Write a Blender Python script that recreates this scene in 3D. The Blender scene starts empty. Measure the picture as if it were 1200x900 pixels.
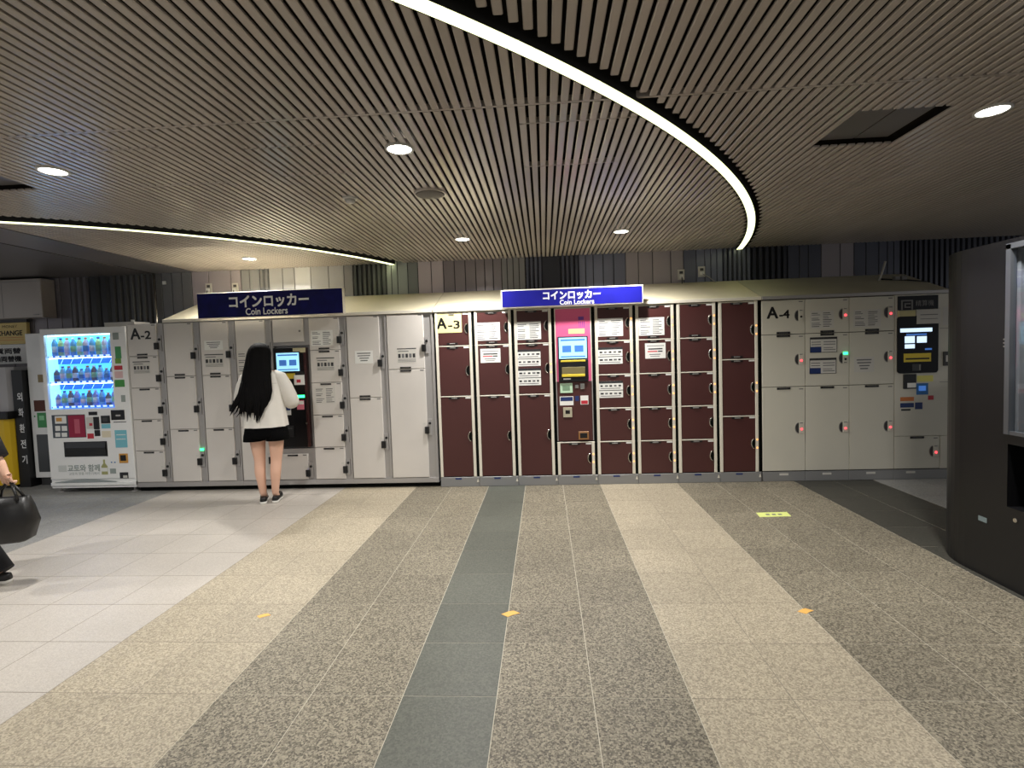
import bpy, bmesh, math, random
from mathutils import Vector, Matrix
random.seed(7)
scene = bpy.context.scene
COL = scene.collection

# ------------------------------------------------------------------ camera
F_PX, PPX, PPY, CAM_H = 604.6, 600.0, 443.6, 1.436
YAW, PITCH, ROLL = 0.06327, 0.05009, -0.03276
_f = Vector((-math.sin(YAW)*math.cos(PITCH), math.cos(YAW)*math.cos(PITCH), -math.sin(PITCH)))
_r = Vector((math.cos(YAW), math.sin(YAW), 0)); _u = _r.cross(_f)
_c, _s = math.cos(ROLL), math.sin(ROLL)
CR, CU, CF = _c*_r + _s*_u, -_s*_r + _c*_u, _f
cam_data = bpy.data.cameras.new('camera'); cam = bpy.data.objects.new('camera', cam_data); COL.objects.link(cam)
cam_data.sensor_width = 36; cam_data.lens = F_PX*36/1200
cam_data.shift_y = -(450-PPY)/1200; cam_data.clip_start = 0.05
cam.matrix_world = Matrix(((CR.x, CU.x, -CF.x, 0), (CR.y, CU.y, -CF.y, 0), (CR.z, CU.z, -CF.z, CAM_H), (0, 0, 0, 1)))
scene.camera = cam
# ------------------------------------------------------------------ world, exposure
w = bpy.data.worlds.new('concourse_ambient'); scene.world = w; w.use_nodes = True
w.node_tree.nodes['Background'].inputs[0].default_value = (0.93, 0.95, 1.0, 1)
w.node_tree.nodes['Background'].inputs[1].default_value = 0.27
scene.view_settings.view_transform = 'Standard'; scene.view_settings.look = 'None'
scene.view_settings.gamma = 1; scene.view_settings.use_curve_mapping = False
scene.view_settings.exposure = 0.36
DOWNLIGHT_W = 26.0      # power of each round ceiling downlight
STRIP_E = 1.7           # emission of the curved light lines

# ------------------------------------------------------------------ helpers
def at(px, py, Y):
    "point of the vertical plane at depth Y that the photograph shows at this pixel: (x, z)"
    d = CR*((px-PPX)/F_PX) - CU*((py-PPY)/F_PX) + CF
    return d.x*Y/d.y, CAM_H + d.z*Y/d.y
def rect(x0, y0, x1, y1, Y):
    a = at(x0, (y0+y1)/2, Y)[0]; b = at(x1, (y0+y1)/2, Y)[0]
    t = at((x0+x1)/2, y0, Y)[1]; l = at((x0+x1)/2, y1, Y)[1]
    return a, b, l, t
def lin(c):
    return tuple(((v/255/12.92) if v/255 <= 0.04045 else ((v/255+0.055)/1.055)**2.4) for v in c)
MATS = {}
def mat(name, rgb, rough=0.5, metal=0.0, spec=0.5, emit=0, noise=0, scale=6, rand=0, bump=0, bscale=60, erg=None, coat=0):
    if name in MATS: return MATS[name]
    m = bpy.data.materials.new(name); m.use_nodes = True; nt = m.node_tree; b = nt.nodes['Principled BSDF']
    c = lin(rgb)
    b.inputs['Base Color'].default_value = (*c, 1); b.inputs['Roughness'].default_value = rough
    b.inputs['Metallic'].default_value = metal; b.inputs['Specular IOR Level'].default_value = spec
    b.inputs['Coat Weight'].default_value = coat
    if emit:
        b.inputs['Emission Color'].default_value = (*(lin(erg) if erg else c), 1); b.inputs['Emission Strength'].default_value = emit
    last = None
    if noise or rand:
        hsv = nt.nodes.new('ShaderNodeHueSaturation'); hsv.inputs['Color'].default_value = (*c, 1)
        val = None
        if noise:
            g = nt.nodes.new('ShaderNodeNewGeometry'); n = nt.nodes.new('ShaderNodeTexNoise'); n.inputs['Scale'].default_value = scale; n.inputs['Detail'].default_value = 4
            nt.links.new(g.outputs['Position'], n.inputs['Vector'])
            mr = nt.nodes.new('ShaderNodeMapRange'); mr.inputs[1].default_value = .25; mr.inputs[2].default_value = .75
            mr.inputs[3].default_value = 1-noise; mr.inputs[4].default_value = 1+noise
            nt.links.new(n.outputs['Fac'], mr.inputs[0]); val = mr.outputs[0]
        if rand:
            oi = nt.nodes.new('ShaderNodeObjectInfo'); mr2 = nt.nodes.new('ShaderNodeMapRange')
            mr2.inputs[3].default_value = 1-rand; mr2.inputs[4].default_value = 1+rand
            nt.links.new(oi.outputs['Random'], mr2.inputs[0])
            if val is None: val = mr2.outputs[0]
            else:
                mm = nt.nodes.new('ShaderNodeMath'); mm.operation = 'MULTIPLY'
                nt.links.new(val, mm.inputs[0]); nt.links.new(mr2.outputs[0], mm.inputs[1]); val = mm.outputs[0]
        nt.links.new(val, hsv.inputs['Value']); nt.links.new(hsv.outputs['Color'], b.inputs['Base Color'])
    if bump:
        g = nt.nodes.new('ShaderNodeNewGeometry'); n = nt.nodes.new('ShaderNodeTexNoise'); n.inputs['Scale'].default_value = bscale
        nt.links.new(g.outputs['Position'], n.inputs['Vector'])
        bp = nt.nodes.new('ShaderNodeBump'); bp.inputs['Strength'].default_value = bump; bp.inputs['Distance'].default_value = 0.004
        nt.links.new(n.outputs['Fac'], bp.inputs['Height']); nt.links.new(bp.outputs['Normal'], b.inputs['Normal'])
    MATS[name] = m; return m
def granite(name, dark, light, mix=0.5, rough=0.5, scale=85, rand=0.05):
    m = bpy.data.materials.new(name); m.use_nodes = True; nt = m.node_tree; b = nt.nodes['Principled BSDF']
    N = nt.nodes.new; L = nt.links.new
    g = N('ShaderNodeNewGeometry'); v = N('ShaderNodeTexVoronoi'); v.inputs['Scale'].default_value = scale
    n = N('ShaderNodeTexNoise'); n.inputs['Scale'].default_value = scale*1.3; n.inputs['Detail'].default_value = 3
    big = N('ShaderNodeTexNoise'); big.inputs['Scale'].default_value = 1.6; big.inputs['Detail'].default_value = 3
    for t in (v, n, big): L(g.outputs['Position'], t.inputs['Vector'])
    sep = N('ShaderNodeSeparateColor'); L(v.outputs['Color'], sep.inputs[0])
    add = N('ShaderNodeMath'); add.operation = 'ADD'; L(sep.outputs[0], add.inputs[0]); L(n.outputs['Fac'], add.inputs[1])
    mr = N('ShaderNodeMapRange'); mr.inputs[1].default_value = 0.55+(0.5-mix); mr.inputs[2].default_value = 1.5+(0.5-mix); L(add.outputs[0], mr.inputs[0])
    cm = N('ShaderNodeMix'); cm.data_type = 'RGBA'; cm.inputs[6].default_value = (*lin(dark), 1); cm.inputs[7].default_value = (*lin(light), 1)
    L(mr.outputs[0], cm.inputs[0])
    hsv = N('ShaderNodeHueSaturation'); L(cm.outputs[2], hsv.inputs['Color'])
    oi = N('ShaderNodeObjectInfo'); m2 = N('ShaderNodeMapRange'); m2.inputs[3].default_value = 1-rand; m2.inputs[4].default_value = 1+rand; L(oi.outputs['Random'], m2.inputs[0])
    m3 = N('ShaderNodeMapRange'); m3.inputs[1].default_value = .3; m3.inputs[2].default_value = .7; m3.inputs[3].default_value = .93; m3.inputs[4].default_value = 1.07; L(big.outputs['Fac'], m3.inputs[0])
    mu = N('ShaderNodeMath'); mu.operation = 'MULTIPLY'; L(m2.outputs[0], mu.inputs[0]); L(m3.outputs[0], mu.inputs[1]); L(mu.outputs[0], hsv.inputs['Value'])
    L(hsv.outputs['Color'], b.inputs['Base Color']); b.inputs['Roughness'].default_value = rough; b.inputs['Specular IOR Level'].default_value = 0.4
    MATS[name] = m; return m
def glass(name, tint=(0.9, 0.95, 1.0), amount=0.12):
    m = bpy.data.materials.new(name); m.use_nodes = True; nt = m.node_tree; nt.nodes.clear()
    o = nt.nodes.new('ShaderNodeOutputMaterial'); t = nt.nodes.new('ShaderNodeBsdfTransparent'); g = nt.nodes.new('ShaderNodeBsdfGlossy'); mx = nt.nodes.new('ShaderNodeMixShader')
    t.inputs[0].default_value = (*tint, 1); g.inputs['Roughness'].default_value = 0.03; mx.inputs[0].default_value = amount
    nt.links.new(t.outputs[0], mx.inputs[1]); nt.links.new(g.outputs[0], mx.inputs[2]); nt.links.new(mx.outputs[0], o.inputs[0])
    MATS[name] = m; return m

WL = {}          # world position of every object's origin
CACHE = {}
class MB:
    def __init__(s): s.v = []; s.f = []; s.m = []; s.sm = []
    def face(s, pts, mi=0, sm=False):
        k = len(s.v); s.v += [tuple(p) for p in pts]; s.f.append(tuple(range(k, k+len(pts)))); s.m.append(mi); s.sm.append(sm)
    def box(s, x0, x1, y0, y1, z0, z1, mi=0):
        if x0 > x1: x0, x1 = x1, x0
        if y0 > y1: y0, y1 = y1, y0
        if z0 > z1: z0, z1 = z1, z0
        k = len(s.v); s.v += [(x, y, z) for z in (z0, z1) for y in (y0, y1) for x in (x0, x1)]
        for q in ((0, 2, 3, 1), (4, 5, 7, 6), (0, 1, 5, 4), (2, 6, 7, 3), (0, 4, 6, 2), (1, 3, 7, 5)):
            s.f.append(tuple(k+i for i in q)); s.m.append(mi); s.sm.append(False)
    def cbox(s, x0, x1, y0, y1, z0, z1, c=0.004, mi=0):      # box, chamfered round its front (-Y) edge
        if x0 > x1: x0, x1 = x1, x0
        if z0 > z1: z0, z1 = z1, z0
        k = len(s.v)
        for (a, b, yy, i) in ((x0, x1, y1, 0), (x0, x1, y0+c, 0), (x0+c, x1-c, y0, c)):
            s.v += [(a, yy, z0+i), (b, yy, z0+i), (b, yy, z1-i), (a, yy, z1-i)]
        fs = [(0, 3, 2, 1)]
        for r in (0, 4):
            for j in range(4):
                jj = (j+1) % 4; fs.append((k-k+r+j, r+jj, r+4+jj, r+4+j))
        fs.append((8, 9, 10, 11))
        for q in fs: s.f.append(tuple(k+i for i in q)); s.m.append(mi); s.sm.append(False)
    def prism(s, pts, d0, d1, axis='y', mi=0, sm=False):        # pts: ccw outline in the plane square to the axis
        n = len(pts); k = len(s.v)
        def P(p, d): return {'y': (p[0], d, p[1]), 'z': (p[0], p[1], d), 'x': (d, p[0], p[1])}[axis]
        for d in (d0, d1): s.v += [P(p, d) for p in pts]
        s.f.append(tuple(k+i for i in range(n))); s.f.append(tuple(k+n+i for i in reversed(range(n)))); s.m += [mi, mi]; s.sm += [False, False]
        for i in range(n):
            j = (i+1) % n; s.f.append((k+i, k+n+i, k+n+j, k+j)); s.m.append(mi); s.sm.append(sm)
    def cyl(s, c, r, h, axis='z', n=16, mi=0, r2=None, sm=True):  # from c along axis by h
        r2 = r if r2 is None else r2
        k = len(s.v)
        for d, rr in ((0, r), (h, r2)):
            for i in range(n):
                a = 2*math.pi*i/n; p, q = rr*math.cos(a), rr*math.sin(a)
                s.v.append({'z': (c[0]+p, c[1]+q, c[2]+d), 'y': (c[0]+p, c[1]+d, c[2]+q), 'x': (c[0]+d, c[1]+p, c[2]+q)}[axis])
        s.f.append(tuple(k+i for i in range(n))); s.f.append(tuple(k+n+i for i in reversed(range(n)))); s.m += [mi, mi]; s.sm += [False, False]
        for i in range(n):
            j = (i+1) % n; s.f.append((k+i, k+n+i, k+n+j, k+j)); s.m.append(mi); s.sm.append(sm)
    def loft(s, rings, mi=0, cap=True, sm=True, closed=True):
        k = len(s.v); n = len(rings[0])
        for r in rings: s.v += [tuple(p) for p in r]
        for a in range(len(rings)-1):
            for i in range(n if closed else n-1):
                j = (i+1) % n; s.f.append((k+a*n+i, k+a*n+j, k+(a+1)*n+j, k+(a+1)*n+i)); s.m.append(mi); s.sm.append(sm)
        if cap:
            s.f.append(tuple(k+i for i in reversed(range(n)))); s.f.append(tuple(k+(len(rings)-1)*n+i for i in range(n))); s.m += [mi, mi]; s.sm += [False, False]
    def lathe(s, c, prof, n=12, mi=0):
        s.loft([[(c[0]+r*math.cos(2*math.pi*i/n), c[1]+r*math.sin(2*math.pi*i/n), c[2]+z) for i in range(n)] for r, z in prof], mi)
    def tube(s, pts, r, n=8, mi=0, cap=True):
        pts = [Vector(p) for p in pts]; rings = []
        rr = r if isinstance(r, (list, tuple)) else [r]*len(pts)
        up = None
        for i, p in enumerate(pts):
            d = (pts[min(i+1, len(pts)-1)] - pts[max(i-1, 0)]).normalized()
            a = d.orthogonal().normalized() if up is None else (up - d*up.dot(d)).normalized(); up = a
            b = d.cross(a)
            rings.append([p + a*rr[i]*math.cos(2*math.pi*t/n) + b*rr[i]*math.sin(2*math.pi*t/n) for t in range(n)])
        s.loft(rings, mi, cap)
    def mesh(s, me, M, mi=0):
        k = len(s.v); s.v += [tuple(M @ v.co) for v in me.vertices]
        for p in me.polygons: s.f.append(tuple(k+i for i in p.vertices)); s.m.append(mi); s.sm.append(False)
    def build(s, name, mats, parent=None, share=None, fix=True):
        lo = [min(p[i] for p in s.v) for i in range(3)]; hi = [max(p[i] for p in s.v) for i in range(3)]
        o3 = Vector(((lo[0]+hi[0])/2, (lo[1]+hi[1])/2, lo[2]))
        key = (name, share) if share is not None else None
        if key in CACHE and key is not None: me = CACHE[key]
        else:
            me = bpy.data.meshes.new(name); me.from_pydata([(p[0]-o3.x, p[1]-o3.y, p[2]-o3.z) for p in s.v], [], s.f)
            for x in (mats if isinstance(mats, (list, tuple)) else [mats]): me.materials.append(x)
            me.polygons.foreach_set('material_index', s.m); me.polygons.foreach_set('use_smooth', s.sm)
            if fix:
                bm = bmesh.new(); bm.from_mesh(me); bmesh.ops.recalc_face_normals(bm, faces=bm.faces); bm.to_mesh(me); bm.free()
            me.update()
            if key: CACHE[key] = me
        o = bpy.data.objects.new(name, me); COL.objects.link(o)
        WL[o.name] = o3.copy()
        if parent is not None:
            o.parent = parent; o.location = o3 - WL[parent.name]
        else: o.location = o3
        return o
def tag(o, label, cat=None, group=None, kind=None):
    if label: o['label'] = label
    if cat: o['category'] = cat
    if group: o['group'] = group
    if kind: o['kind'] = kind
    return o
def thing(name, loc, label, cat, group=None):
    o = bpy.data.objects.new(name, None); COL.objects.link(o); o.location = loc; WL[o.name] = Vector(loc); o.empty_display_size = 0.1
    return tag(o, label, cat, group)
def part(name, mats, parent, fn, share=None):
    b = MB(); fn(b); return b.build(name, mats, parent, share)
TEXT = {}
def text_mesh(body):
    if body in TEXT: return TEXT[body]
    c = bpy.data.curves.new('lettering', 'FONT'); c.body = body; c.resolution_u = 3
    o = bpy.data.objects.new('lettering_source', c); COL.objects.link(o); bpy.context.view_layer.update()
    me = bpy.data.meshes.new_from_object(o.evaluated_get(bpy.context.evaluated_depsgraph_get()))
    bpy.data.objects.remove(o); bpy.data.curves.remove(c)
    xs = [v.co.x for v in me.vertices]; ys = [v.co.y for v in me.vertices]
    TEXT[body] = (me, min(xs), max(xs), min(ys), max(ys)); return TEXT[body]
def put_text(b, body, x0, x1, z0, z1, Y, mi=0, bold=0.0):
    "flat lettering that fills the rectangle, on the plane Y facing the camera side"
    me, a0, a1, b0, b1 = text_mesh(body); sx = (x1-x0)/(a1-a0); sz = (z1-z0)/(b1-b0)
    offs = [(0, 0)] if not bold else [(dx*bold, dz*bold) for dx in (-1, 0, 1) for dz in (-1, 0, 1)]
    for i, (dx, dz) in enumerate(offs):
        M = Matrix(((sx, 0, 0, x0-a0*sx+dx), (0, 0, 1, Y-i*0.00004), (0, sz, 0, z0-b0*sz+dz), (0, 0, 0, 1)))
        b.mesh(me, M, mi)

# ------------------------------------------------------------------ materials
WHITE_PAINT = mat('white_painted_steel', (212, 207, 201), 0.38, noise=0.03, scale=3)
GREY_POST = mat('grey_steel_post', (168, 165, 163), 0.35, metal=0.25)
CREAM_FRAME = mat('cream_aluminium_frame', (226, 220, 205), 0.4)
BROWN = mat('brown_laminate', (74, 38, 36), 0.42, noise=0.05, scale=2)
GREIGE = mat('greige_painted_steel', (208, 204, 190), 0.42, noise=0.02, scale=3)
PLINTH = mat('grey_plinth', (140, 140, 140), 0.45, metal=0.2)
BLACK = mat('black_plastic', (16, 16, 17), 0.4)
DEEP = mat('dark_gap', (12, 15, 13), 0.8, spec=0.1)
DARKGREY = mat('dark_grey_plastic', (60, 60, 60), 0.5)
MIDGREY = mat('mid_grey_plastic', (120, 118, 115), 0.5)
CHROME = mat('chrome', (200, 195, 185), 0.22, metal=1)
PAPER = mat('white_paper', (232, 232, 228), 0.7)
FADED = mat('faded_paper', (205, 202, 195), 0.7)
INK = mat('printed_ink', (110, 110, 112), 0.8)
INKD = mat('dark_ink', (45, 45, 48), 0.8)
INKR = mat('red_ink', (205, 80, 90), 0.8)
YELLOWPAPER = mat('yellow_paper', (240, 228, 160), 0.7)
LED_O = mat('orange_led', (255, 190, 120), 0.4, emit=2.2, erg=(255, 150, 70))
LED_R = mat('red_led', (255, 120, 120), 0.4, emit=2.5, erg=(255, 60, 70))
LED_G = mat('green_led', (120, 255, 180), 0.4, emit=3.0, erg=(40, 255, 140))
SCREEN = mat('lit_screen', (150, 205, 235), 0.3, emit=0.85, erg=(150, 215, 245))
SCREENW = mat('lit_white_tile', (215, 235, 255), 0.3, emit=0.9, erg=(205, 230, 255))
SCREENB = mat('lit_blue_tile', (70, 120, 190), 0.3, emit=0.5, erg=(60, 110, 190))
NAVY = mat('navy_card', (30, 50, 105), 0.5)
BLUE = mat('blue_sticker', (45, 110, 175), 0.5)
RED = mat('red_sticker', (190, 45, 60), 0.5)
ORANGE = mat('orange_sticker', (205, 120, 60), 0.5)
YELLOW = mat('yellow_sticker', (225, 200, 60), 0.5)
GREEN = mat('green_sticker', (70, 150, 90), 0.5)
PINK = mat('pink_panel', (236, 104, 152), 0.4)
SIGNBLUE = mat('blue_sign_face', (24, 24, 128), 0.28, noise=0.12, scale=7)
SIGNDARK = mat('worn_navy_sign_face', (9, 9, 78), 0.45, spec=0.2, noise=0.35, scale=9)
LETTER = mat('white_lettering', (235, 235, 235), 0.6)

# ------------------------------------------------------------------ floor
T = 0.4; X0, Y0 = -0.6388, 4.88            # one grid corner
G_WHITE = granite('white_granite', (170, 163, 155), (190, 184, 175), 0.5, 0.42, 220, 0.03)
G_BEIGE = granite('beige_granite', (136, 127, 110), (188, 177, 155), 0.5, 0.5, 155, 0.05)
G_SPECK = granite('speckled_grey_granite', (80, 74, 63), (158, 150, 131), 0.48, 0.5, 145, 0.07)
G_CHAR = granite('charcoal_granite', (80, 82, 75), (100, 102, 93), 0.5, 0.45, 130, 0.07)
G_GREY = granite('grey_granite', (130, 130, 128), (154, 153, 149), 0.5, 0.45, 110, 0.07)
G_DARK = granite('darker_granite', (56, 55, 50), (74, 73, 66), 0.5, 0.42, 130, 0.06)  # darker tone than the charcoal tiles, for the right-hand stripe
GROUT = mat('pale_grout', (198, 192, 176), 0.9)
def tile_mat(i):
    if i < -9: return G_GREY
    if i < -4: return G_WHITE
    if i < -2: return G_BEIGE
    if i < 0: return G_SPECK
    if i < 1: return G_CHAR
    if i < 3: return G_SPECK
    if i < 5: return G_BEIGE
    if i < 8: return G_SPECK
    if i < 10: return G_DARK
    return G_GREY
b = MB(); b.box(-8.4, 6.4, -3.2, 6.28, -0.12, -0.0009)
floor = b.build('floor', GROUT); tag(floor, None, kind='structure')
part('grout_bed', mat('dark_grout', (134, 127, 116), 0.9), floor, lambda m: [m.box(X0-9*T, X0-2*T-0.003, -3.1, 6.28, -0.02, -0.0006), m.box(X0+3*T+0.003, X0+5*T-0.003, -3.1, 6.28, -0.02, -0.0006)])
def proj(x, y, z):
    d = Vector((x, y, z-CAM_H)); q = d.dot(CF)
    return (PPX+F_PX*d.dot(CR)/q, PPY-F_PX*d.dot(CU)/q, q) if q > 0.1 else (9999, 9999, -1)
tiles = []
for i in range(-19, 17):
    for j in range(-3, 20):
        x, y = X0+i*T, Y0-j*T
        if x < -8.3 or x+T > 6.3 or y+T > 6.28 or y < -3.1: continue
        px, py, q = proj(x+T/2, y+T/2, 0)
        inside = q > 0 and -40 < px < 1240 and py < 945
        tiles.append((0 if inside else 1, -y if not inside else y, i, j, x, y))
tiles.sort()
rest = {}
for n, (out, _, i, j, x, y) in enumerate(tiles):
    m = tile_mat(i); g = 0.0022 if m in (G_WHITE,) else 0.0016
    if n < 300 and not out:
        t = MB(); t.prism([(x+g, y+g), (x+T-g, y+g), (x+T-g, y+T-g), (x+g, y+T-g)], -0.02, 0.0, 'z'); t.build('floor_tile', m, floor, m.name)
    else:
        t = rest.setdefault(m.name, (MB(), m))[0]; t.box(x+g, x+T-g, y+g, y+T-g, -0.02, 0)
for nm, (t, m) in rest.items(): tag(t.build('floor_tile_field', m, floor), None, kind='stuff')

# ------------------------------------------------------------------ ceiling
CZ = 2.56
SLAT = mat('taupe_aluminium_slat', (175, 166, 157), 0.24, metal=0.15, rand=0.04, noise=0.03, scale=2)
SLATBACK = mat('ceiling_void', (26, 22, 18), 0.9, spec=0.1)
BAND = mat('smooth_ceiling_band', (120, 116, 116), 0.3, metal=0.3)
SMOOTH = mat('smooth_ceiling_panel', (96, 92, 90), 0.4, metal=0.2)
b = MB(); b.box(-8.4, 6.4, -3.2, 6.28, CZ+0.05, CZ+0.12)
ceiling = b.build('ceiling', SLATBACK); tag(ceiling, None, kind='structure')
part('ceiling_panel', SMOOTH, ceiling, lambda q: q.box(-8.4, -4.815, -3.2, 6.2, CZ, CZ+0.05))
part('ceiling_band', BAND, ceiling, lambda q: q.box(-4.8, -4.31, -3.2, 6.2, CZ+0.004, CZ+0.05))
RC, RI, RO = (-5.46, 7.697), 7.866, 7.926          # right curved light line
LC, LI, LO = (-5.93, 7.68), 4.365, 4.425           # left curved light line
def arc_cut(x, c, r0, r1):                         # y range (near side of the circle) between two radii
    dx = x-c[0]
    if abs(dx) >= r1: return None
    y1 = c[1]-math.sqrt(r1*r1-dx*dx); y0 = c[1]-math.sqrt(r0*r0-dx*dx) if abs(dx) < r0 else 99
    return y1, y0
JOINTS = (-1.6, 0.4, 2.41)
hatches = [(-0.075, 0.485, 2.605, 3.2), (-2.555, -1.95, 2.62, 3.185), (-1.55, -1.13, 2.705, 3.13)]
recess = [(1.586, 2.018, 2.69, 3.14), (-3.62, -3.15, 2.89, 3.118)]
P = 0.0492; SW = 0.0345
slats = []
k0 = int((-4.28+0.71)/P)
for k in range(k0, int((6.35+0.71)/P)):
    xc = -0.71+P*k
    cuts = [(j-0.011, j+0.011) for j in JOINTS]
    for a0, a1, y0, y1 in hatches:
        if a0 < xc < a1: cuts += [(y0-0.007, y0+0.007), (y1-0.007, y1+0.007)]
    for a0, a1, y0, y1 in recess:
        if a0-0.02 < xc < a1+0.02: cuts.append((y0, y1))
    for c, r0, r1 in ((RC, RI-0.02, RO+0.05), (LC, LI-0.02, LO+0.10)):
        q = arc_cut(xc, c, r0, r1)
        if q: cuts.append(q)
    cuts.sort(); y = -3.1
    for a, e in cuts + [(6.2, 6.3)]:
        a = min(a, 6.2)
        if a-y > 0.02: slats.append((xc, y, a))
        y = max(y, e)
        if y >= 6.2: break
def slat(m, xc, y0, y1):     # a shallow tray section with turned-up edges
    h = SW/2; pts = [(xc-h, CZ+0.011), (xc-h, CZ+0.003), (xc-h+0.004, CZ), (xc+h-0.004, CZ), (xc+h, CZ+0.003), (xc+h, CZ+0.011)]
    m.prism(pts, y0, y1, 'y')
def seen(sl):
    best = 0
    for t in (0, .25, .5, .75, 1):
        yy = sl[1]+(sl[2]-sl[1])*t
        px, py, q = proj(sl[0], yy, CZ)
        if q > 0 and -10 < px < 1210 and -10 < py: best = max(best, min(1, sl[2]-sl[1])/q)
    return -best
slats.sort(key=seen)
rb = MB()
for n, sl in enumerate(slats):
    if n < 300:
        t = MB(); slat(t, *sl); t.build('ceiling_slat', SLAT, ceiling)
    else: slat(rb, *sl)
tag(rb.build('ceiling_slat_field', SLAT, ceiling), None, kind='stuff')
for j in JOINTS: part('joint_bar', SLAT, ceiling, lambda q: q.box(-4.3, 6.4, j-0.006, j+0.008, CZ+0.001, CZ+0.03))
for a0, a1, y0, y1 in hatches:
    for yy in (y0, y1): part('hatch_edge', SLAT, ceiling, lambda q: q.box(a0, a1, yy-0.002, yy+0.005, CZ+0.001, CZ+0.03))
for a0, a1, y0, y1 in recess:
    part('recessed_panel', SMOOTH, ceiling, lambda q: [q.box(a0+0.03, (a0+a1)/2-0.004, y0+0.01, y1-0.01, CZ+0.034, CZ+0.05), q.box((a0+a1)/2+0.004, a1-0.03, y0+0.01, y1-0.01, CZ+0.034, CZ+0.05)])

# curved light lines
STRIP = mat('light_line_diffuser', (245, 248, 220), 0.5, emit=STRIP_E, erg=(250, 255, 195))
HOUSING = mat('light_line_housing', (28, 27, 24), 0.7)
def light_line(c, r0, r1, a0, a1, step, label):
    am = (a0+a1)/2; rm = (r0+r1)/2
    t = thing('curved_light_line', (c[0]+rm*math.cos(am), c[1]+rm*math.sin(am), CZ-0.02), label, 'light', 'curved light lines')
    def ring(m, ra, rb_, b0, b1, z0, z1):
        n = max(2, int((b1-b0)*rm/0.07)); rings = []
        for i in range(n+1):
            a = b0+(b1-b0)*i/n; cs, sn = math.cos(a), math.sin(a)
            rings.append([(c[0]+ra*cs, c[1]+ra*sn, z0), (c[0]+rb_*cs, c[1]+rb_*sn, z0), (c[0]+rb_*cs, c[1]+rb_*sn, z1), (c[0]+ra*cs, c[1]+ra*sn, z1)])
        m.loft(rings, sm=False)
    part('housing', HOUSING, t, lambda m: [ring(m, r0+0.004, r1-0.004, a0, a1, CZ+0.004, CZ+0.05), ring(m, r0-0.005, r0-0.001, a0, a1, CZ-0.015, CZ+0.05), ring(m, r1+0.001, r1+0.005, a0, a1, CZ-0.015, CZ+0.05)])
    a = a0; da = step/rm
    while a < a1-1e-4:
        e = min(a+da, a1)
        part('diffuser', STRIP, t, lambda m: ring(m, r0, r1, a, e-0.004/rm, CZ-0.016, CZ+0.004)); a = e
def ang(c, x, y): return math.atan2(y-c[1], x-c[0])
light_line(RC, RI, RO, ang(RC, -3.6, 0.0), math.asin((6.19-RC[1])/RO), 0.45, 'long curved light line sweeping across the ceiling above the lockers')
light_line(LC, LI, LO, ang(LC, -5.6, 3.2), math.asin((6.19-LC[1])/LO), 0.6, 'curved light line at the left, over the vending machine')

# downlights
LAMP = mat('downlight_lens', (255, 255, 245), 0.4, emit=14, erg=(255, 252, 238))
TRIM = mat('downlight_trim', (190, 188, 182), 0.4)
def downlight(x, y, label):
    t = thing('downlight', (x, y, CZ-0.006), label, 'light', 'round ceiling downlights')
    def trim(m):
        n = 24; m.loft([[(x+r*math.cos(2*math.pi*i/n), y+r*math.sin(2*math.pi*i/n), z) for i in range(n)] for r, z in ((0.072, CZ+0.03), (0.078, CZ-0.006), (0.066, CZ-0.008), (0.062, CZ+0.002))], cap=False)
    part('trim_ring', TRIM, t, trim, 'd'); part('lens', LAMP, t, lambda m: m.cyl((x, y, CZ-0.004), 0.064, 0.02, n=24), 'd')
    ld = bpy.data.lights.new('downlight_beam', 'AREA'); ld.shape = 'DISK'; ld.size = 0.12; ld.energy = DOWNLIGHT_W; ld.color = (1.0, 0.97, 0.93); ld.spread = math.radians(150)
    lo = bpy.data.objects.new('downlight_beam', ld); COL.objects.link(lo); lo.parent = t; lo.location = (0, 0, -0.006); WL[lo.name] = Vector((x, y, CZ-0.012))
for x, y, l in ((-2.768, 2.839, 'round downlight at far left, beside the recessed ceiling gap'), (-0.748, 2.813, 'round downlight before the ceiling speaker'),
                (-0.76, 5.061, 'small round downlight above the sign-side end of the brown lockers'), (0.771, 5.052, 'small round downlight above the pink terminal'),
                (2.257, 2.769, 'round downlight at right, beside the recessed ceiling panel'), (-3.193, 5.529, 'small round downlight beyond the left curved light line')):
    downlight(x, y, l)
for n, (x, y) in enumerate(((-2.77, -0.6), (2.26, -0.6), (-5.2, 2.84))):
    downlight(x, y, ('round downlight behind the viewpoint on the left', 'round downlight behind the viewpoint on the right', 'round downlight over the passage beyond the left edge')[n])

# speaker, smoke detector
t = thing('ceiling_speaker', (-0.754, 3.596, CZ-0.012), 'round flat grey speaker grille in the slatted ceiling', 'speaker')
part('rim', SLAT, t, lambda m: m.cyl((-0.754, 3.596, CZ-0.012), 0.108, 0.04, n=32))
part('grille', mat('speaker_grille', (104, 100, 94), 0.6), t, lambda m: m.lathe((-0.754, 3.596, CZ-0.02), [(0.02, 0), (0.09, 0.002), (0.1, 0.008)], 32))
t = thing('smoke_detector', (-1.33, 3.615, CZ-0.03), 'small white smoke detector on the slatted ceiling', 'detector')
part('base', TRIM, t, lambda m: m.cyl((-1.33, 3.615, CZ-0.012), 0.05, 0.03, n=20)); part('dome', TRIM, t, lambda m: m.lathe((-1.33, 3.615, CZ-0.04), [(0.012, 0), (0.03, 0.006), (0.036, 0.03)], 16))

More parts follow.
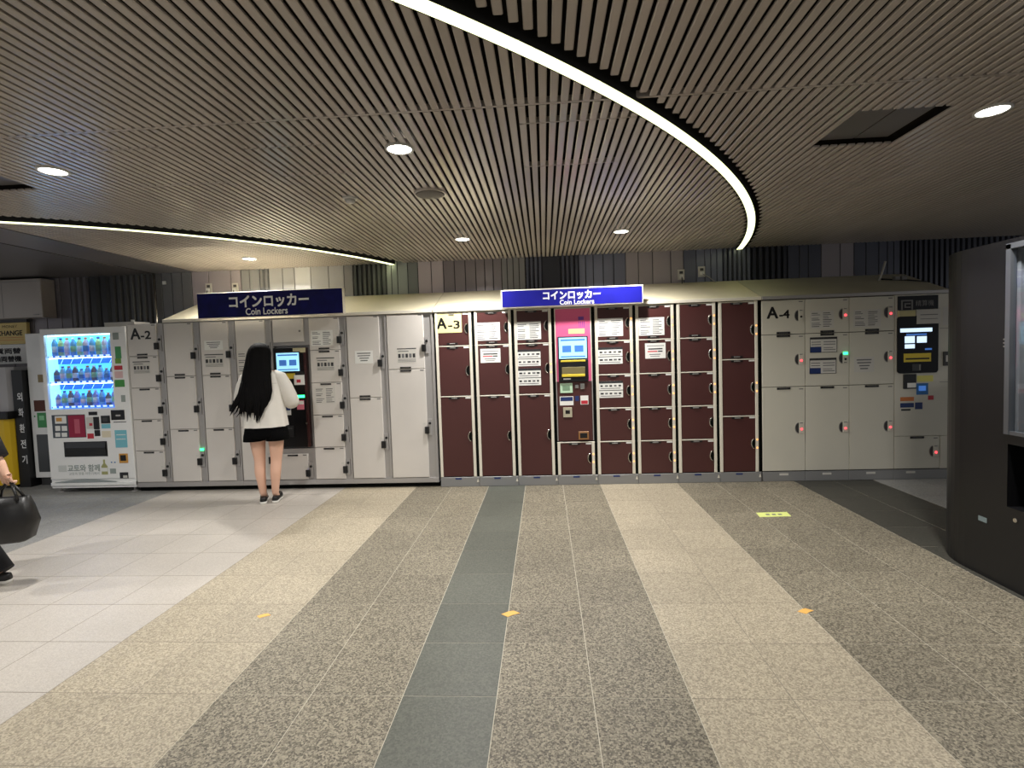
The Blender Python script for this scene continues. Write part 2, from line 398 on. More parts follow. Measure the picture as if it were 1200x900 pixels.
# ------------------------------------------------------------------ back wall
WY = 6.2
WALLBACK = mat('wall_joint_dark', (30, 28, 30), 0.9)  # dark backing that fills the joints between wall panels
b = MB(); b.box(-8.4, 6.4, WY+0.012, WY+0.2, 0, CZ+0.05); wall = b.build('wall_back', WALLBACK); tag(wall, None, kind='structure')
PC = {}
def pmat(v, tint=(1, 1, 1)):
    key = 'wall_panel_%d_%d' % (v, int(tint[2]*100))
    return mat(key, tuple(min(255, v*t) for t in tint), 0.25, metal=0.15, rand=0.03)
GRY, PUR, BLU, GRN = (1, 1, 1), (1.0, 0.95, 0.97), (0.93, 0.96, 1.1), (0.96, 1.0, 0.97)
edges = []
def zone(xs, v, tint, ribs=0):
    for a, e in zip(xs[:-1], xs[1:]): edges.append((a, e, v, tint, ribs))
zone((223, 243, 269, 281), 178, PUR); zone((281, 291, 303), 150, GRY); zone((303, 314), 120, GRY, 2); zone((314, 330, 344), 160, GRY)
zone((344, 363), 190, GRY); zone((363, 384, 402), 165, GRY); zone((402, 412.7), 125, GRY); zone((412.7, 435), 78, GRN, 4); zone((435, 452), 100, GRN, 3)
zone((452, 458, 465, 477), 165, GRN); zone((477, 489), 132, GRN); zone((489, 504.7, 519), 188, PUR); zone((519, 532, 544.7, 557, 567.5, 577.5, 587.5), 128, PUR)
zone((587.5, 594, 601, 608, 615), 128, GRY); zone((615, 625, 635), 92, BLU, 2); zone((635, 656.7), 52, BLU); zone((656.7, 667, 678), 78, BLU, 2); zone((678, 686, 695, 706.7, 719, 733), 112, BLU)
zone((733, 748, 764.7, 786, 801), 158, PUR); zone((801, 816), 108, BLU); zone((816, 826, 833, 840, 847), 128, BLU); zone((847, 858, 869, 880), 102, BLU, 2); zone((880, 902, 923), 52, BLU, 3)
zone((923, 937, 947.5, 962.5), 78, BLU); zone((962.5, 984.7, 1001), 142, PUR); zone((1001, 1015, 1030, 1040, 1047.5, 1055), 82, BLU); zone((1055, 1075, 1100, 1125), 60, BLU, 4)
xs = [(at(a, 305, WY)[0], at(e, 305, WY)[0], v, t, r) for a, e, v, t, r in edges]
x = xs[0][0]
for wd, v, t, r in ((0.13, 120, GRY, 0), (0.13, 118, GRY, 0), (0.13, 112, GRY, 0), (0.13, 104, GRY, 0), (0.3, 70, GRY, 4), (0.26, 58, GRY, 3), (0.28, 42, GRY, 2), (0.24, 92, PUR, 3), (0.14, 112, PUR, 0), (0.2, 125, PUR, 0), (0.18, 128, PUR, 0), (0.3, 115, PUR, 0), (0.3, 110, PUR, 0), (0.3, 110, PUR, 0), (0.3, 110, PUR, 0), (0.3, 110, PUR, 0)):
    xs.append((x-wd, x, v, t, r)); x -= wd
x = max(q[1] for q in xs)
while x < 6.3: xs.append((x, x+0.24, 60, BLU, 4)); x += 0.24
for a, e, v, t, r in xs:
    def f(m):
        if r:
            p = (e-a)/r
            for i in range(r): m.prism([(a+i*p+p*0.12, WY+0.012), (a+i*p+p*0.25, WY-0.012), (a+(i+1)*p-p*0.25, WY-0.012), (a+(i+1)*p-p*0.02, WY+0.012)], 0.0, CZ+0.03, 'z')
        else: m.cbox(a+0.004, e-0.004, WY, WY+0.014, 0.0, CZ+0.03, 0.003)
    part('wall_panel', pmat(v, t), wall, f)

# ------------------------------------------------------------------ lockers
FY = 5.5; LB, LT = 0.108, 1.888            # face plane, bottom and top of the doors
def zs(*fr):                                # fractions of the height from the top -> z levels
    return [LT-(LT-LB)*f for f in fr]
FIFTHS = zs(0, .2, .4, .6, .8, 1); THIRDS = zs(0, 1/3, 2/3, 1); HALVES = zs(0, .5, 1); TOP3 = zs(0, 1/3, 1); LMS = zs(0, .2, .505, 1)
def notice(kind, x0, x1, z0, z1, Y, parent):
    "a paper sheet with its printed marks"
    w_, h = x1-x0, z1-z0; m = MB(); m.box(x0, x1, Y-0.0015, Y, z0, z1, 0); y = Y-0.0019
    def q(a, c, d, e, mi): m.box(x0+a*w_, x0+c*w_, y, y+0.0004, z0+d*h, z0+e*h, mi)
    rnd = random.Random(int(abs(x0*1000)+z0*100))
    if kind in ('double', 'fadeddouble'):
        for s in (0.06, 0.54):
            for i in range(9):
                if i in (3, 6) and s < .3: continue
                q(s, s+0.4*(0.55+0.45*rnd.random()), 0.08+i*0.095, 0.115+i*0.095, 1 if i % 4 else 2)
    elif kind in ('text', 'fadedtext'):
        for i, (a, c) in enumerate(((.12, .88), (.15, .85), (.25, .78), (.3, .7))): q(a, c, .76-i*.19, .84-i*.19, 1)
    elif kind == 'red':
        q(.08, .92, .8, .84, 1); q(.15, .85, .58, .66, 2); q(.12, .6, .42, .5, 3); q(.62, .85, .42, .5, 2); q(.2, .75, .24, .29, 1); q(.25, .7, .12, .16, 1)
    elif kind == 'picto':
        q(0, 1, .93, 1, 2); q(0.05, .6, .76, .82, 1)
        for i in range(5): q(.05+i*.19, .18+i*.19, .34, .62, 1 if i % 2 else 2)
        for i in range(3): q(.04, .96, .06+i*.08, .09+i*.08, 1)
    elif kind == 'table':
        q(0, 1, .86, 1, 2); q(0, 1, .42, .46, 2)
        for r in (.1, .56):
            for i in range(5): q(.06+i*.19, .14+i*.19+.06*rnd.random(), r+.1, r+.2, 1 if i % 2 else 2)
            q(.06, .9, r-.02, r+.02, 1)
    elif kind == 'darktable':
        q(0, 1, .86, 1, 2); q(0, .42, 0, .38, 4); q(0, .02, 0, 1, 2); q(.98, 1, 0, 1, 2); q(0, 1, 0, .03, 2)
        for r in (.5, .66): q(.06, .4, r, r+.05, 1); q(.5, .94, r, r+.05, 1)
        q(.5, .94, .15, .2, 1); q(.5, .85, .28, .32, 1)
    pm = FADED if kind.startswith('faded') or kind in ('picto', 'darktable') else PAPER
    if kind == 'fadeddouble': pass
    return m.build('notice', [pm, INK, INKD, INKR, NAVY], parent)
def px_notice(kind, x0, y0, x1, y1, Y, parent): return notice(kind, *rect(x0, y0, x1, y1, Y), Y, parent)

# ---- white lockers
def white_door(t, x0, x1, z1, z0, first=False, hinge=True, led=False, second=False):
    d = part('door', WHITE_PAINT, t, lambda m: m.cbox(x0+0.004, x1, FY-0.006, FY+0.012, z0+0.003, z1-0.003, 0.004), (round(x1-x0, 3), round(z1-z0, 3)))
    w_ = x1-x0; cx = x0+w_*0.48; y = FY-0.006; zc = (z0+z1)/2
    def tab(z): return part('finger_tab', BLACK, d, lambda m: [m.cbox(cx-0.06, cx+0.06, y-0.006, y, z-0.009, z+0.009, 0.003), m.box(cx-0.035, cx+0.035, y-0.0066, y-0.006, z-0.004, z+0.004, 1)], 'w') if False else part('finger_tab', [BLACK, DARKGREY], d, lambda m: [m.cbox(cx-0.06, cx+0.06, y-0.006, y, z-0.009, z+0.009, 0.003), m.box(cx-0.035, cx+0.035, y-0.0066, y-0.006, z-0.004, z+0.004, 1)], 'w')
    if not first: tab(z1-0.017)
    if second: tab(z0+0.017)
    part('number_plate', MIDGREY, d, lambda m: m.box(x1-0.055, x1-0.015, y-0.001, y, z1-0.022, z1-0.01), 'w')
    part('door_mark', FADED, d, lambda m: m.box(x1-0.045, x1-0.018, y-0.001, y, zc-0.012, zc+0.006), 'w')
    lk = part('lock', GREY_POST, t, lambda m: m.box(x1+0.006, x1+0.05, FY-0.004, FY+0.012, zc-0.13, zc+0.045), 'w')
    part('keyhole', BLACK, lk, lambda m: m.cyl((x1+0.03, FY-0.012, zc), 0.014, 0.01, 'y', 12), 'w')
    part('key_handle', BLACK, d, lambda m: [m.cbox(x1-0.024, x1+0.022, FY-0.034, FY-0.0062, zc-0.11, zc-0.035, 0.008), m.box(x1-0.012, x1+0.01, FY-0.036, FY-0.034, zc-0.1, zc-0.045)], 'w')
    if led: part('indicator_light', LED_G, lk, lambda m: m.cbox(x1+0.008, x1+0.046, FY-0.012, FY-0.004, zc+0.052, zc+0.076, 0.003))
    return d
def white_column(x0, x1, levels, label, door_w=None, led=()):
    t = thing('coin_locker', ((x0+x1)/2, FY+0.3, 0), label, 'locker', 'white coin lockers')
    part('cabinet', GREY_POST, t, lambda m: m.box(x0, x1, FY+0.012, 6.1, 0.052, 1.891))
    part('plinth', GREY_POST, t, lambda m: m.cbox(x0, x1, FY-0.004, FY+0.012, 0.052, LB-0.003, 0.003))
    part('kick_board', DEEP, t, lambda m: m.box(x0, x1, FY+0.04, 6.1, 0.0, 0.052))
    part('edge_strip', GREY_POST, t, lambda m: m.cbox(x1-0.026, x1-0.006, FY-0.002, FY+0.012, LB, LT, 0.003), 'w')
    dw = door_w or (x1-x0-0.082); ds = []
    for i in range(len(levels)-1): ds.append(white_door(t, x0, x0+dw, levels[i], levels[i+1], i == 0, led=(i in led), second=(i == 0)))
    return t, ds
A2 = (-4.632, -4.207, -3.79, -3.385, -2.965, -2.552, -2.13, -1.69, -1.18)
t, d = white_column(A2[0], A2[1], FIFTHS, 'white five-door locker column lettered A-2 beside the vending machine')
def a2(m): put_text(m, 'A', *rect(153, 385, 164, 397.5, FY-0.0065), FY-0.0066, bold=0.004); put_text(m, '-2', *rect(165, 388, 176.5, 397.2, FY-0.0065), FY-0.0066, bold=0.003)
part('lettering', BLACK, d[0], a2); px_notice('picto', 156, 423.5, 176, 438, FY-0.006, d[1])
t, d = white_column(A2[1], A2[2], THIRDS, 'white three-door locker column with the lit green light, second after the vending machine', led=(2,))
t, d = white_column(A2[2], A2[3], THIRDS, 'white three-door locker column with two notices on its top door, left of the woman')
px_notice('text', 239.5, 399, 261, 410, FY-0.006, d[0]); px_notice('picto', 240, 415, 262, 430.5, FY-0.006, d[0])
t, d = white_column(A2[3], A2[4], THIRDS, 'white three-door locker column right behind the woman in the white blouse')
px_notice('fadeddouble', 278.5, 411, 301, 437, FY-0.006, d[0])
# column with the dark terminal
x0, x1 = A2[4], A2[5]
t = thing('coin_locker', ((x0+x1)/2, FY+0.3, 0), 'white locker column that holds the dark pay terminal by the woman', 'locker', 'white coin lockers')
TZ1, TZ0 = at(340, 405, FY)[1], at(345, 526, FY)[1]
part('cabinet', GREY_POST, t, lambda m: [m.box(x0, x1, FY+0.06, 6.1, 0.052, 1.891), m.box(x0, x1, FY+0.012, FY+0.06, TZ1, 1.891), m.box(x0, x1, FY+0.012, FY+0.06, 0.052, TZ0)])
part('plinth', GREY_POST, t, lambda m: m.cbox(x0, x1, FY-0.004, FY+0.012, 0.052, LB-0.003, 0.003)); part('kick_board', DEEP, t, lambda m: m.box(x0, x1, FY+0.04, 6.1, 0, 0.052))
part('service_door', WHITE_PAINT, t, lambda m: m.cbox(x0+0.01, x1-0.06, FY-0.006, FY+0.012, TZ1+0.04, LT-0.003, 0.004))
part('service_lock', MIDGREY, t, lambda m: m.cyl((x1-0.1, FY-0.01, LT-0.14), 0.012, 0.005, 'y', 10))
white_door(t, x0+0.005, x1-0.082, TZ0-0.055, LB, False)
t, d = white_column(A2[5], A2[6], FIFTHS, 'white five-door locker column with three notices, right of the dark terminal')
px_notice('double', 364.5, 387, 390, 405, FY-0.006, d[0]); px_notice('picto', 371, 419, 392, 434.5, FY-0.006, d[1]); px_notice('fadeddouble', 369, 453, 393.5, 473, FY-0.006, d[2])
t, d = white_column(A2[6], A2[7], HALVES, 'white locker column of two equal tall doors with a text notice')
px_notice('text', 416, 411, 437, 426, FY-0.006, d[0])
t, d = white_column(A2[7], A2[8], TOP3, 'wide white locker column next to the A-3 plate, short door over tall door', door_w=0.405)
px_notice('picto', 465.5, 408, 488, 425, FY-0.006, d[0])

# dark terminal
BURG = mat('dark_burgundy_edge', (52, 18, 18), 0.35)
def terminal_parts(t, Y, items):
    for nm, mt, r, dep in items:
        part(nm, mt, t, lambda m: m.cbox(*[rect(*r, Y)[i] for i in (0, 1)], Y-dep, Y, *[rect(*r, Y)[i] for i in (2, 3)], min(0.003, dep*0.4)))
r = rect(320, 407.5, 361, 524, FY)
r = (max(r[0], A2[4]+0.004), r[1], r[2], r[3])
t = thing('pay_terminal', ((r[0]+r[1])/2, FY+0.02, r[2]), 'dark upright pay terminal with a bright screen, in front of the woman', 'terminal', 'locker pay terminals')
part('panel', mat('glossy_black_panel', (9, 7, 9), 0.35, spec=0.3), t, lambda m: m.cbox(r[0], r[1]-0.03, FY-0.008, FY+0.058, r[2], r[3], 0.004))
part('side_strip', BURG, t, lambda m: m.cbox(r[1]-0.029, r[1], FY-0.008, FY+0.058, r[2], r[3], 0.004))
TY = FY-0.008
def screen(t, r4, Y, nm='screen', rows=True):
    a = rect(*r4, Y)
    def f(m):
        m.cbox(a[0]-0.012, a[1]+0.012, Y-0.01, Y, a[2]-0.012, a[3]+0.012, 0.004, 0); m.box(a[0], a[1], Y-0.0106, Y-0.01, a[2], a[3], 1)
        w_, h = a[1]-a[0], a[3]-a[2]
        for (p0, p1, q0, q1, mi) in (((.06, .94, .84, .92, 2), (.12, .44, .3, .62, 2), (.56, .88, .3, .62, 2), (.06, .94, .06, .12, 2)) if rows else ()):
            m.box(a[0]+p0*w_, a[0]+p1*w_, Y-0.011, Y-0.0106, a[2]+q0*h, a[2]+q1*h, mi)
    return part(nm, [BLACK, SCREEN, SCREENB], t, f)
screen(t, (324.5, 413.5, 351, 435), TY)
terminal_parts(t, TY, [('top_sticker', mat('beige_sticker', (196, 188, 150), 0.6), (343, 407.7, 358, 413), 0.001), ('yellow_label', YELLOW, (331, 437.5, 346, 444), 0.002), ('card_slot', BLACK, (347, 435.5, 357, 439), 0.012),
    ('card_reader', PAPER, (345, 439.5, 357, 451), 0.012), ('reader_mark', RED, (348, 444.5, 353, 448.5), 0.0135), ('coin_slot', MIDGREY, (338, 452, 343, 460), 0.006), ('slot_light', LED_G, (348, 463, 357, 466), 0.006),
    ('price_sticker', mat('pink_white_sticker', (222, 120, 140), 0.6), (348, 469, 356.5, 480), 0.001), ('sticker_head', PAPER, (349, 470, 356, 474), 0.0016), ('sign_card', PAPER, (330, 475.5, 341, 486.5), 0.001), ('sign_card_band', NAVY, (330.5, 476, 340.5, 481), 0.0016),
    ('change_tray', BLACK, (336, 499, 345, 512), 0.014), ('change_tray_mark', DARKGREY, (338, 500.5, 343.5, 503), 0.0145), ('round_lock', CHROME, (358.5, 495, 360.5, 497), 0.008)])

# ---- brown lockers
def moon(m, cx, zc, r, Y, mi=0, n=12):      # half moon, flat side to the right
    pts = [(cx+r*0.62*math.cos(a), zc+r*math.sin(a)) for a in [math.pi/2+math.pi*i/n for i in range(n+1)]]
    m.prism(pts, Y-0.0012, Y, 'y', mi)
def brown_door(t, x0, x1, z1, z0, first=False, second=False, lit=True):
    d = part('door', BROWN, t, lambda m: m.cbox(x0+0.034, x1-0.062, FY-0.004, FY+0.012, z0+0.004, z1-0.012, 0.004), (round(x1-x0, 3), round(z1-z0, 3)))
    y = FY-0.004; w_ = x1-x0; cx = x0+w_*0.43; zc = (z0+z1)/2; rx = x1-0.062
    part('top_rail', CREAM_FRAME, t, lambda m: m.cbox(x0+0.0, x1-0.028, FY-0.007, FY+0.012, z1-0.011, z1-0.001, 0.002), round(w_, 3))
    def tab(z): part('finger_tab', [BLACK, MIDGREY], d, lambda m: [m.box(cx-0.06, cx+0.06, y-0.002, y, z-0.01, z+0.01), m.cbox(cx-0.03, cx+0.03, y-0.01, y-0.002, z-0.006, z+0.006, 0.003, 1)], 'b')
    tab(z1-0.024)
    if second: tab(z0+0.02)
    part('number_plate', PAPER, d, lambda m: m.box(rx-0.06, rx-0.002, y-0.0015, y, z1-0.03, z1-0.014), 'b')
    def hd(m):
        moon(m, rx-0.004, zc, 0.05, y-0.0005, 0)
        m.tube([(rx-0.006+0.036*math.cos(a), y-0.006, zc+0.055*math.sin(a)) for a in [math.pi*0.62+math.pi*0.78*i/10 for i in range(11)]], 0.006, 6, 1)
    part('pull_handle', [DEEP, CHROME], d, hd, 'b')
    if lit:
        for dz in (0.043, -0.043): part('indicator_light', LED_O, t, lambda m: m.cyl((x1-0.045, FY-0.01, zc+dz), 0.0085, 0.006, 'y', 10), 'b')
    return d
def brown_column(x0, x1, levels, label, dim=()):
    t = thing('coin_locker', ((x0+x1)/2, FY+0.3, 0), label, 'locker', 'brown coin lockers')
    part('cabinet', DEEP, t, lambda m: m.box(x0, x1, FY+0.012, 6.1, 0.06, 1.891))
    brown_frame(t, x0, x1, LB, LT)
    ds = [brown_door(t, x0, x1, levels[i], levels[i+1], i == 0, i == 0, i not in dim) for i in range(len(levels)-1)]
    return t, ds
def brown_frame(t, x0, x1, zb, zt):
    part('side_frame', CREAM_FRAME, t, lambda m: m.cbox(x0+0.002, x0+0.032, FY-0.008, FY+0.012, zb, zt+0.004, 0.003), ('l', round(zt-zb, 3)))
    part('side_frame', CREAM_FRAME, t, lambda m: m.cbox(x1-0.06, x1-0.03, FY-0.008, FY+0.012, zb, zt+0.004, 0.003), ('r', round(zt-zb, 3)))
    part('plinth', [PLINTH, NAVY], t, lambda m: [m.cbox(x0, x1-0.002, FY-0.006, FY+0.04, 0.0, LB-0.004, 0.004), m.box(x0+0.16, x0+0.23, FY-0.007, FY-0.006, LB-0.03, LB-0.012, 1)], 'b')
    part('plinth_clip', CREAM_FRAME, t, lambda m: m.prism([(x1-0.03, 0.05), (x1-0.006, 0.05), (x1-0.018, 0.085)], FY-0.01, FY-0.006, 'y'), 'b')
A3 = [-1.16+0.425*i for i in range(9)]
t, d = brown_column(A3[0], A3[1], LMS, 'brown three-door locker column with the pale yellow A-3 plate', dim=(0, 1, 2))
def plate(m):
    a = rect(509.5, 368, 541, 390, FY-0.004); m.box(a[0], a[1], FY-0.007, FY-0.004, a[2], a[3], 0)
    put_text(m, 'A', *rect(512, 373, 523, 385.3, FY-0.0075), FY-0.0075, 1, 0.0038); put_text(m, '-3', *rect(525, 376, 538.5, 385, FY-0.0075), FY-0.0075, 1, 0.0026)
part('number_sign', [YELLOWPAPER, BLACK], d[0], plate)
BY = FY-0.0045
t, d = brown_column(A3[1], A3[2], LMS, 'brown three-door locker column with two white papers, next to the A-3 plate column', dim=(0, 1, 2))
px_notice('double', 557, 378, 586, 399, BY, d[0]); px_notice('red', 563, 408.5, 586.5, 425, BY, d[1])
t, d = brown_column(A3[2], A3[3], LMS, 'brown three-door locker column with price tables, left of the pink terminal', dim=(0, 2))
px_notice('double', 605, 377, 634, 398, BY, d[0]); px_notice('table', 606, 409.5, 633.5, 429, BY, d[1]); px_notice('table', 607, 431.5, 634, 451.5, BY, d[1])
t, d = brown_column(A3[4], A3[5], FIFTHS, 'brown five-door locker column with price tables, right of the pink terminal')
px_notice('double', 700, 373, 730, 394, BY, d[0]); px_notice('table', 701, 407, 729.5, 426.5, BY, d[1]); px_notice('table', 702, 446.5, 730, 466, BY, d[2])
t, d = brown_column(A3[5], A3[6], FIFTHS, 'brown five-door locker column with two white papers, right end of the blue sign')
px_notice('double', 748.5, 372, 778.5, 393, BY, d[0]); px_notice('red', 756, 402, 780, 420, BY, d[1])
t, d = brown_column(A3[6], A3[7], FIFTHS, 'brown five-door locker column without any paper', dim=(3, 4))
t, d = brown_column(A3[7], A3[8], THIRDS, 'brown locker column of three equal tall doors beside the A-4 lockers')
# pink terminal column
x0, x1 = A3[3], A3[4]; PZ = FIFTHS[4]
t = thing('coin_locker', ((x0+x1)/2, FY+0.3, 0), 'single low brown locker door underneath the pink terminal', 'locker', 'brown coin lockers')
part('cabinet', DEEP, t, lambda m: m.box(x0, x1, FY+0.012, 6.1, 0.06, PZ))
brown_frame(t, x0, x1, LB, PZ-0.006); brown_door(t, x0, x1, PZ, LB)
t = thing('pay_terminal', ((x0+x1)/2, FY+0.2, PZ), 'upright pay terminal with a pink top and brown lower panel', 'terminal', 'locker pay terminals')
xa, xb = x0+0.004, x1-0.034; zm = at(670, 447, FY)[1]
part('cabinet', DEEP, t, lambda m: m.box(x0, x1, FY+0.012, 6.1, PZ+0.001, 1.891))
part('pink_panel', [PINK, CREAM_FRAME], t, lambda m: [m.cbox(xa+0.012, xb-0.012, FY-0.006, FY+0.012, zm, LT-0.01, 0.003), m.cbox(xa, xa+0.011, FY-0.008, FY+0.012, zm, LT, 0.003, 1), m.cbox(xb-0.011, xb, FY-0.008, FY+0.012, zm, LT, 0.003, 1), m.cbox(xa+0.012, xb-0.012, FY-0.008, FY+0.012, LT-0.009, LT, 0.003, 1)])
part('lower_panel', [BROWN, GREY_POST], t, lambda m: [m.cbox(xa+0.012, xb-0.012, FY-0.006, FY+0.012, PZ+0.012, zm-0.002, 0.003), m.cbox(xa, xa+0.01, FY-0.008, FY+0.012, PZ+0.012, zm-0.002, 0.003, 1), m.cbox(xb-0.01, xb, FY-0.008, FY+0.012, PZ+0.012, zm-0.002, 0.003, 1)])
screen(t, (655, 395.5, 687.5, 420), FY-0.006)
terminal_parts(t, FY-0.006, [('bill_module', BLACK, (654.5, 421.5, 689.5, 447), 0.02), ('brass_strip', YELLOW, (657, 421.8, 686, 424), 0.0225), ('bill_bezel', mat('olive_bezel', (120, 110, 72), 0.5), (658.5, 430, 685.5, 438), 0.026), ('bill_slot', YELLOW, (658.5, 438.2, 685.5, 441.3), 0.03),
    ('button_row', PAPER, (660, 443, 669, 445), 0.021), ('yellow_label', YELLOWPAPER, (666, 385.3, 685, 391), 0.001), ('icon', mat('violet_icon', (120, 70, 170), 0.5), (677.5, 371, 684, 375), 0.001), ('reader_pad', mat('pale_green_pad', (190, 220, 190), 0.5), (656.5, 449, 671, 460.5), 0.006), ('pad_mark', mat('grey_green_print', (120, 150, 122), 0.6), (659, 451.5, 668, 458), 0.0066),
    ('key_lock', CHROME, (680, 449, 685, 456), 0.01), ('knob', MIDGREY, (674, 451, 678, 455), 0.008), ('card_notice', PAPER, (656, 464.5, 672, 475), 0.001), ('card_notice_band', NAVY, (656.8, 465.3, 671.2, 470), 0.0016), ('round_sticker', NAVY, (674, 464, 678.5, 470), 0.001), ('tag_sticker', PAPER, (680.2, 463.5, 689.5, 474), 0.001), ('tag_sticker_foot', RED, (681, 469.3, 688.8, 473.4), 0.0016),
    ('coin_unit', mat('coin_unit_grey', (178, 172, 150), 0.5), (660, 477.5, 670.5, 489), 0.008), ('coin_mouth', BLACK, (662.5, 480.5, 668, 485), 0.0095), ('change_tray_rim', mat('brass_rim', (150, 105, 60), 0.4), (678, 505.5, 690, 515), 0.01), ('change_tray', BLACK, (679.5, 507, 688.5, 513.5), 0.0105)])
for i in range(4): terminal_parts(t, FY-0.006, [('speaker_line', mat('violet_icon', (120, 70, 170)), (678.5+i*1.9, 376.5, 679.2+i*1.9, 384), 0.001)])

# ---- greige lockers
def red_lock(t, d, x1, zc, lit='r', Y=FY-0.004):
    def f(m): moon(m, x1-0.068, zc, 0.05, Y-0.0004, 0); m.tube([(x1-0.07+0.034*math.cos(a), Y-0.003, zc+0.054*math.sin(a)) for a in [math.pi/2+math.pi*i/10 for i in range(11)]], 0.003, 6, 1)
    part('pull_handle', [DARKGREY, MIDGREY], d, f, 'g')
    lk = part('lock', GREIGE, d, lambda m: [m.cbox(x1-0.062, x1-0.018, Y-0.004, Y, zc-0.055, zc+0.06, 0.002)], 'g')
    if lit == 'r': part('indicator_light', LED_R, lk, lambda m: m.cyl((x1-0.04, Y-0.009, zc-0.012), 0.011, 0.005, 'y', 12), 'g')
    elif lit == 'g':
        part('indicator_light', LED_G, lk, lambda m: m.cbox(x1-0.062, x1-0.018, Y-0.01, Y-0.004, zc+0.035, zc+0.06, 0.002)); part('keyhole', BLACK, lk, lambda m: m.cyl((x1-0.04, Y-0.009, zc-0.012), 0.011, 0.005, 'y', 12), 'g')
    else: part('keyhole', BLACK, lk, lambda m: m.cyl((x1-0.04, Y-0.009, zc-0.012), 0.011, 0.005, 'y', 12), 'g')
    part('lock_label', INK, lk, lambda m: m.box(x1-0.056, x1-0.026, Y-0.0046, Y-0.004, zc+0.048 if lit != 'g' else zc-0.05, zc+0.056 if lit != 'g' else zc-0.042), 'g')
def greige_door(t, x0, x1, z1, z0, lit='r', tab=True, second=False, zl=None):
    d = part('door', GREIGE, t, lambda m: m.cbox(x0+0.0025, x1-0.0025, FY-0.004, FY+0.012, z0+0.003, z1-0.003, 0.003), (round(x1-x0, 3), round(z1-z0, 3)))
    cx = (x0+x1)/2; y = FY-0.004
    def tb(z): part('finger_tab', [BLACK, DARKGREY], d, lambda m: [m.cbox(cx-0.068, cx+0.068, y-0.006, y, z-0.011, z+0.011, 0.003), m.box(cx-0.045, cx+0.045, y-0.0066, y-0.006, z-0.006, z+0.006, 1)], 'g')
    if tab: tb(z1-0.016)
    if second: tb(z0+0.016)
    part('number_plate', MIDGREY, d, lambda m: m.box(x1-0.062, x1-0.022, y-0.001, y, z1-0.03, z1-0.02), 'g')
    red_lock(t, d, x1, zl if zl is not None else (z0+z1)/2+0.01, lit); return d
def greige_column(x0, x1, levels, label, lits):
    t = thing('coin_locker', ((x0+x1)/2, FY+0.3, 0), label, 'locker', 'greige coin lockers')
    part('cabinet', DEEP, t, lambda m: m.box(x0, x1, FY+0.012, 6.1, 0.06, 1.891))
    part('plinth', [PLINTH, FADED], t, lambda m: [m.cbox(x0, x1-0.002, FY-0.002, FY+0.04, 0.0, LB-0.006, 0.004), m.box(x0+0.17, x0+0.26, FY-0.003, FY-0.002, LB-0.045, LB-0.024, 1)])
    return t, [greige_door(t, x0, x1, levels[i], levels[i+1], lits[i], i > 0, i == 0) for i in range(len(levels)-1)]
A4 = (2.25, 2.684, 3.122, 3.566, 4.1)
t, d = greige_column(A4[0], A4[1], LMS, 'greige three-door locker column lettered A-4', ('k', 'r', 'r'))
def a4(m): put_text(m, 'A', *rect(899, 360, 911.5, 373, FY-0.0045), FY-0.0045, bold=0.004); put_text(m, '-4', *rect(913.5, 363.5, 925, 372.7, FY-0.0045), FY-0.0045, bold=0.003)
part('lettering', BLACK, d[0], a4)
t, d = greige_column(A4[1], A4[2], LMS, 'greige locker column with the green light and two price tables, second of A-4', ('r', 'g', 'r'))
px_notice('fadeddouble', 949.5, 364, 977, 384.5, FY-0.0045, d[0]); px_notice('darktable', 949, 395, 981, 413, FY-0.0045, d[1]); px_notice('darktable', 948.5, 419.5, 980, 438, FY-0.0045, d[1])
t, d = greige_column(A4[2], A4[3], LMS, 'greige locker column with a faded text notice, left of the black touch terminal', ('r', 'r', 'r'))
px_notice('fadeddouble', 1000, 362.5, 1032, 383, FY-0.0045, d[0]); px_notice('fadedtext', 1001, 418, 1024, 436, FY-0.0045, d[1])
x0, x1 = A4[3], A4[4]; zd = at(1075, 510.7, FY)[1]; xd = at(1101, 530, FY)[0]
t = thing('coin_locker', ((x0+x1)/2, FY+0.3, 0), 'single low greige locker door underneath the black touch terminal', 'locker', 'greige coin lockers')
part('cabinet', DEEP, t, lambda m: m.box(x0, x1, FY+0.012, 6.1, 0.06, zd))
part('plinth', [PLINTH, FADED], t, lambda m: [m.cbox(x0, x1, FY-0.002, FY+0.04, 0, LB-0.006, 0.004), m.box(x0+0.12, x0+0.21, FY-0.003, FY-0.002, LB-0.045, LB-0.024, 1)])
part('side_strip', GREIGE, t, lambda m: m.cbox(xd+0.003, x1, FY-0.004, FY+0.012, LB, zd-0.003, 0.003))
greige_door(t, x0, xd, zd, LB)
t = thing('pay_terminal', ((x0+x1)/2, FY+0.2, zd), 'greige pay terminal with a black touch screen, at the right end of the lockers', 'terminal', 'locker pay terminals')
part('cabinet', GREIGE, t, lambda m: m.cbox(x0+0.003, x1, FY-0.004, 6.1, zd, 1.891, 0.003))
GY = FY-0.004
def rrect(r4, Y, rad, n=5):
    a = rect(*r4, Y); pts = []
    for cx, cz, s in ((a[1]-rad, a[3]-rad, 0), (a[0]+rad, a[3]-rad, 1), (a[0]+rad, a[2]+rad, 2), (a[1]-rad, a[2]+rad, 3)):
        pts += [(cx+rad*math.cos(math.pi/2*(s+i/n)), cz+rad*math.sin(math.pi/2*(s+i/n))) for i in range(n+1)]
    return pts
KBLACK = mat('gloss_black_glass', (7, 8, 14), 0.38, spec=0.25)
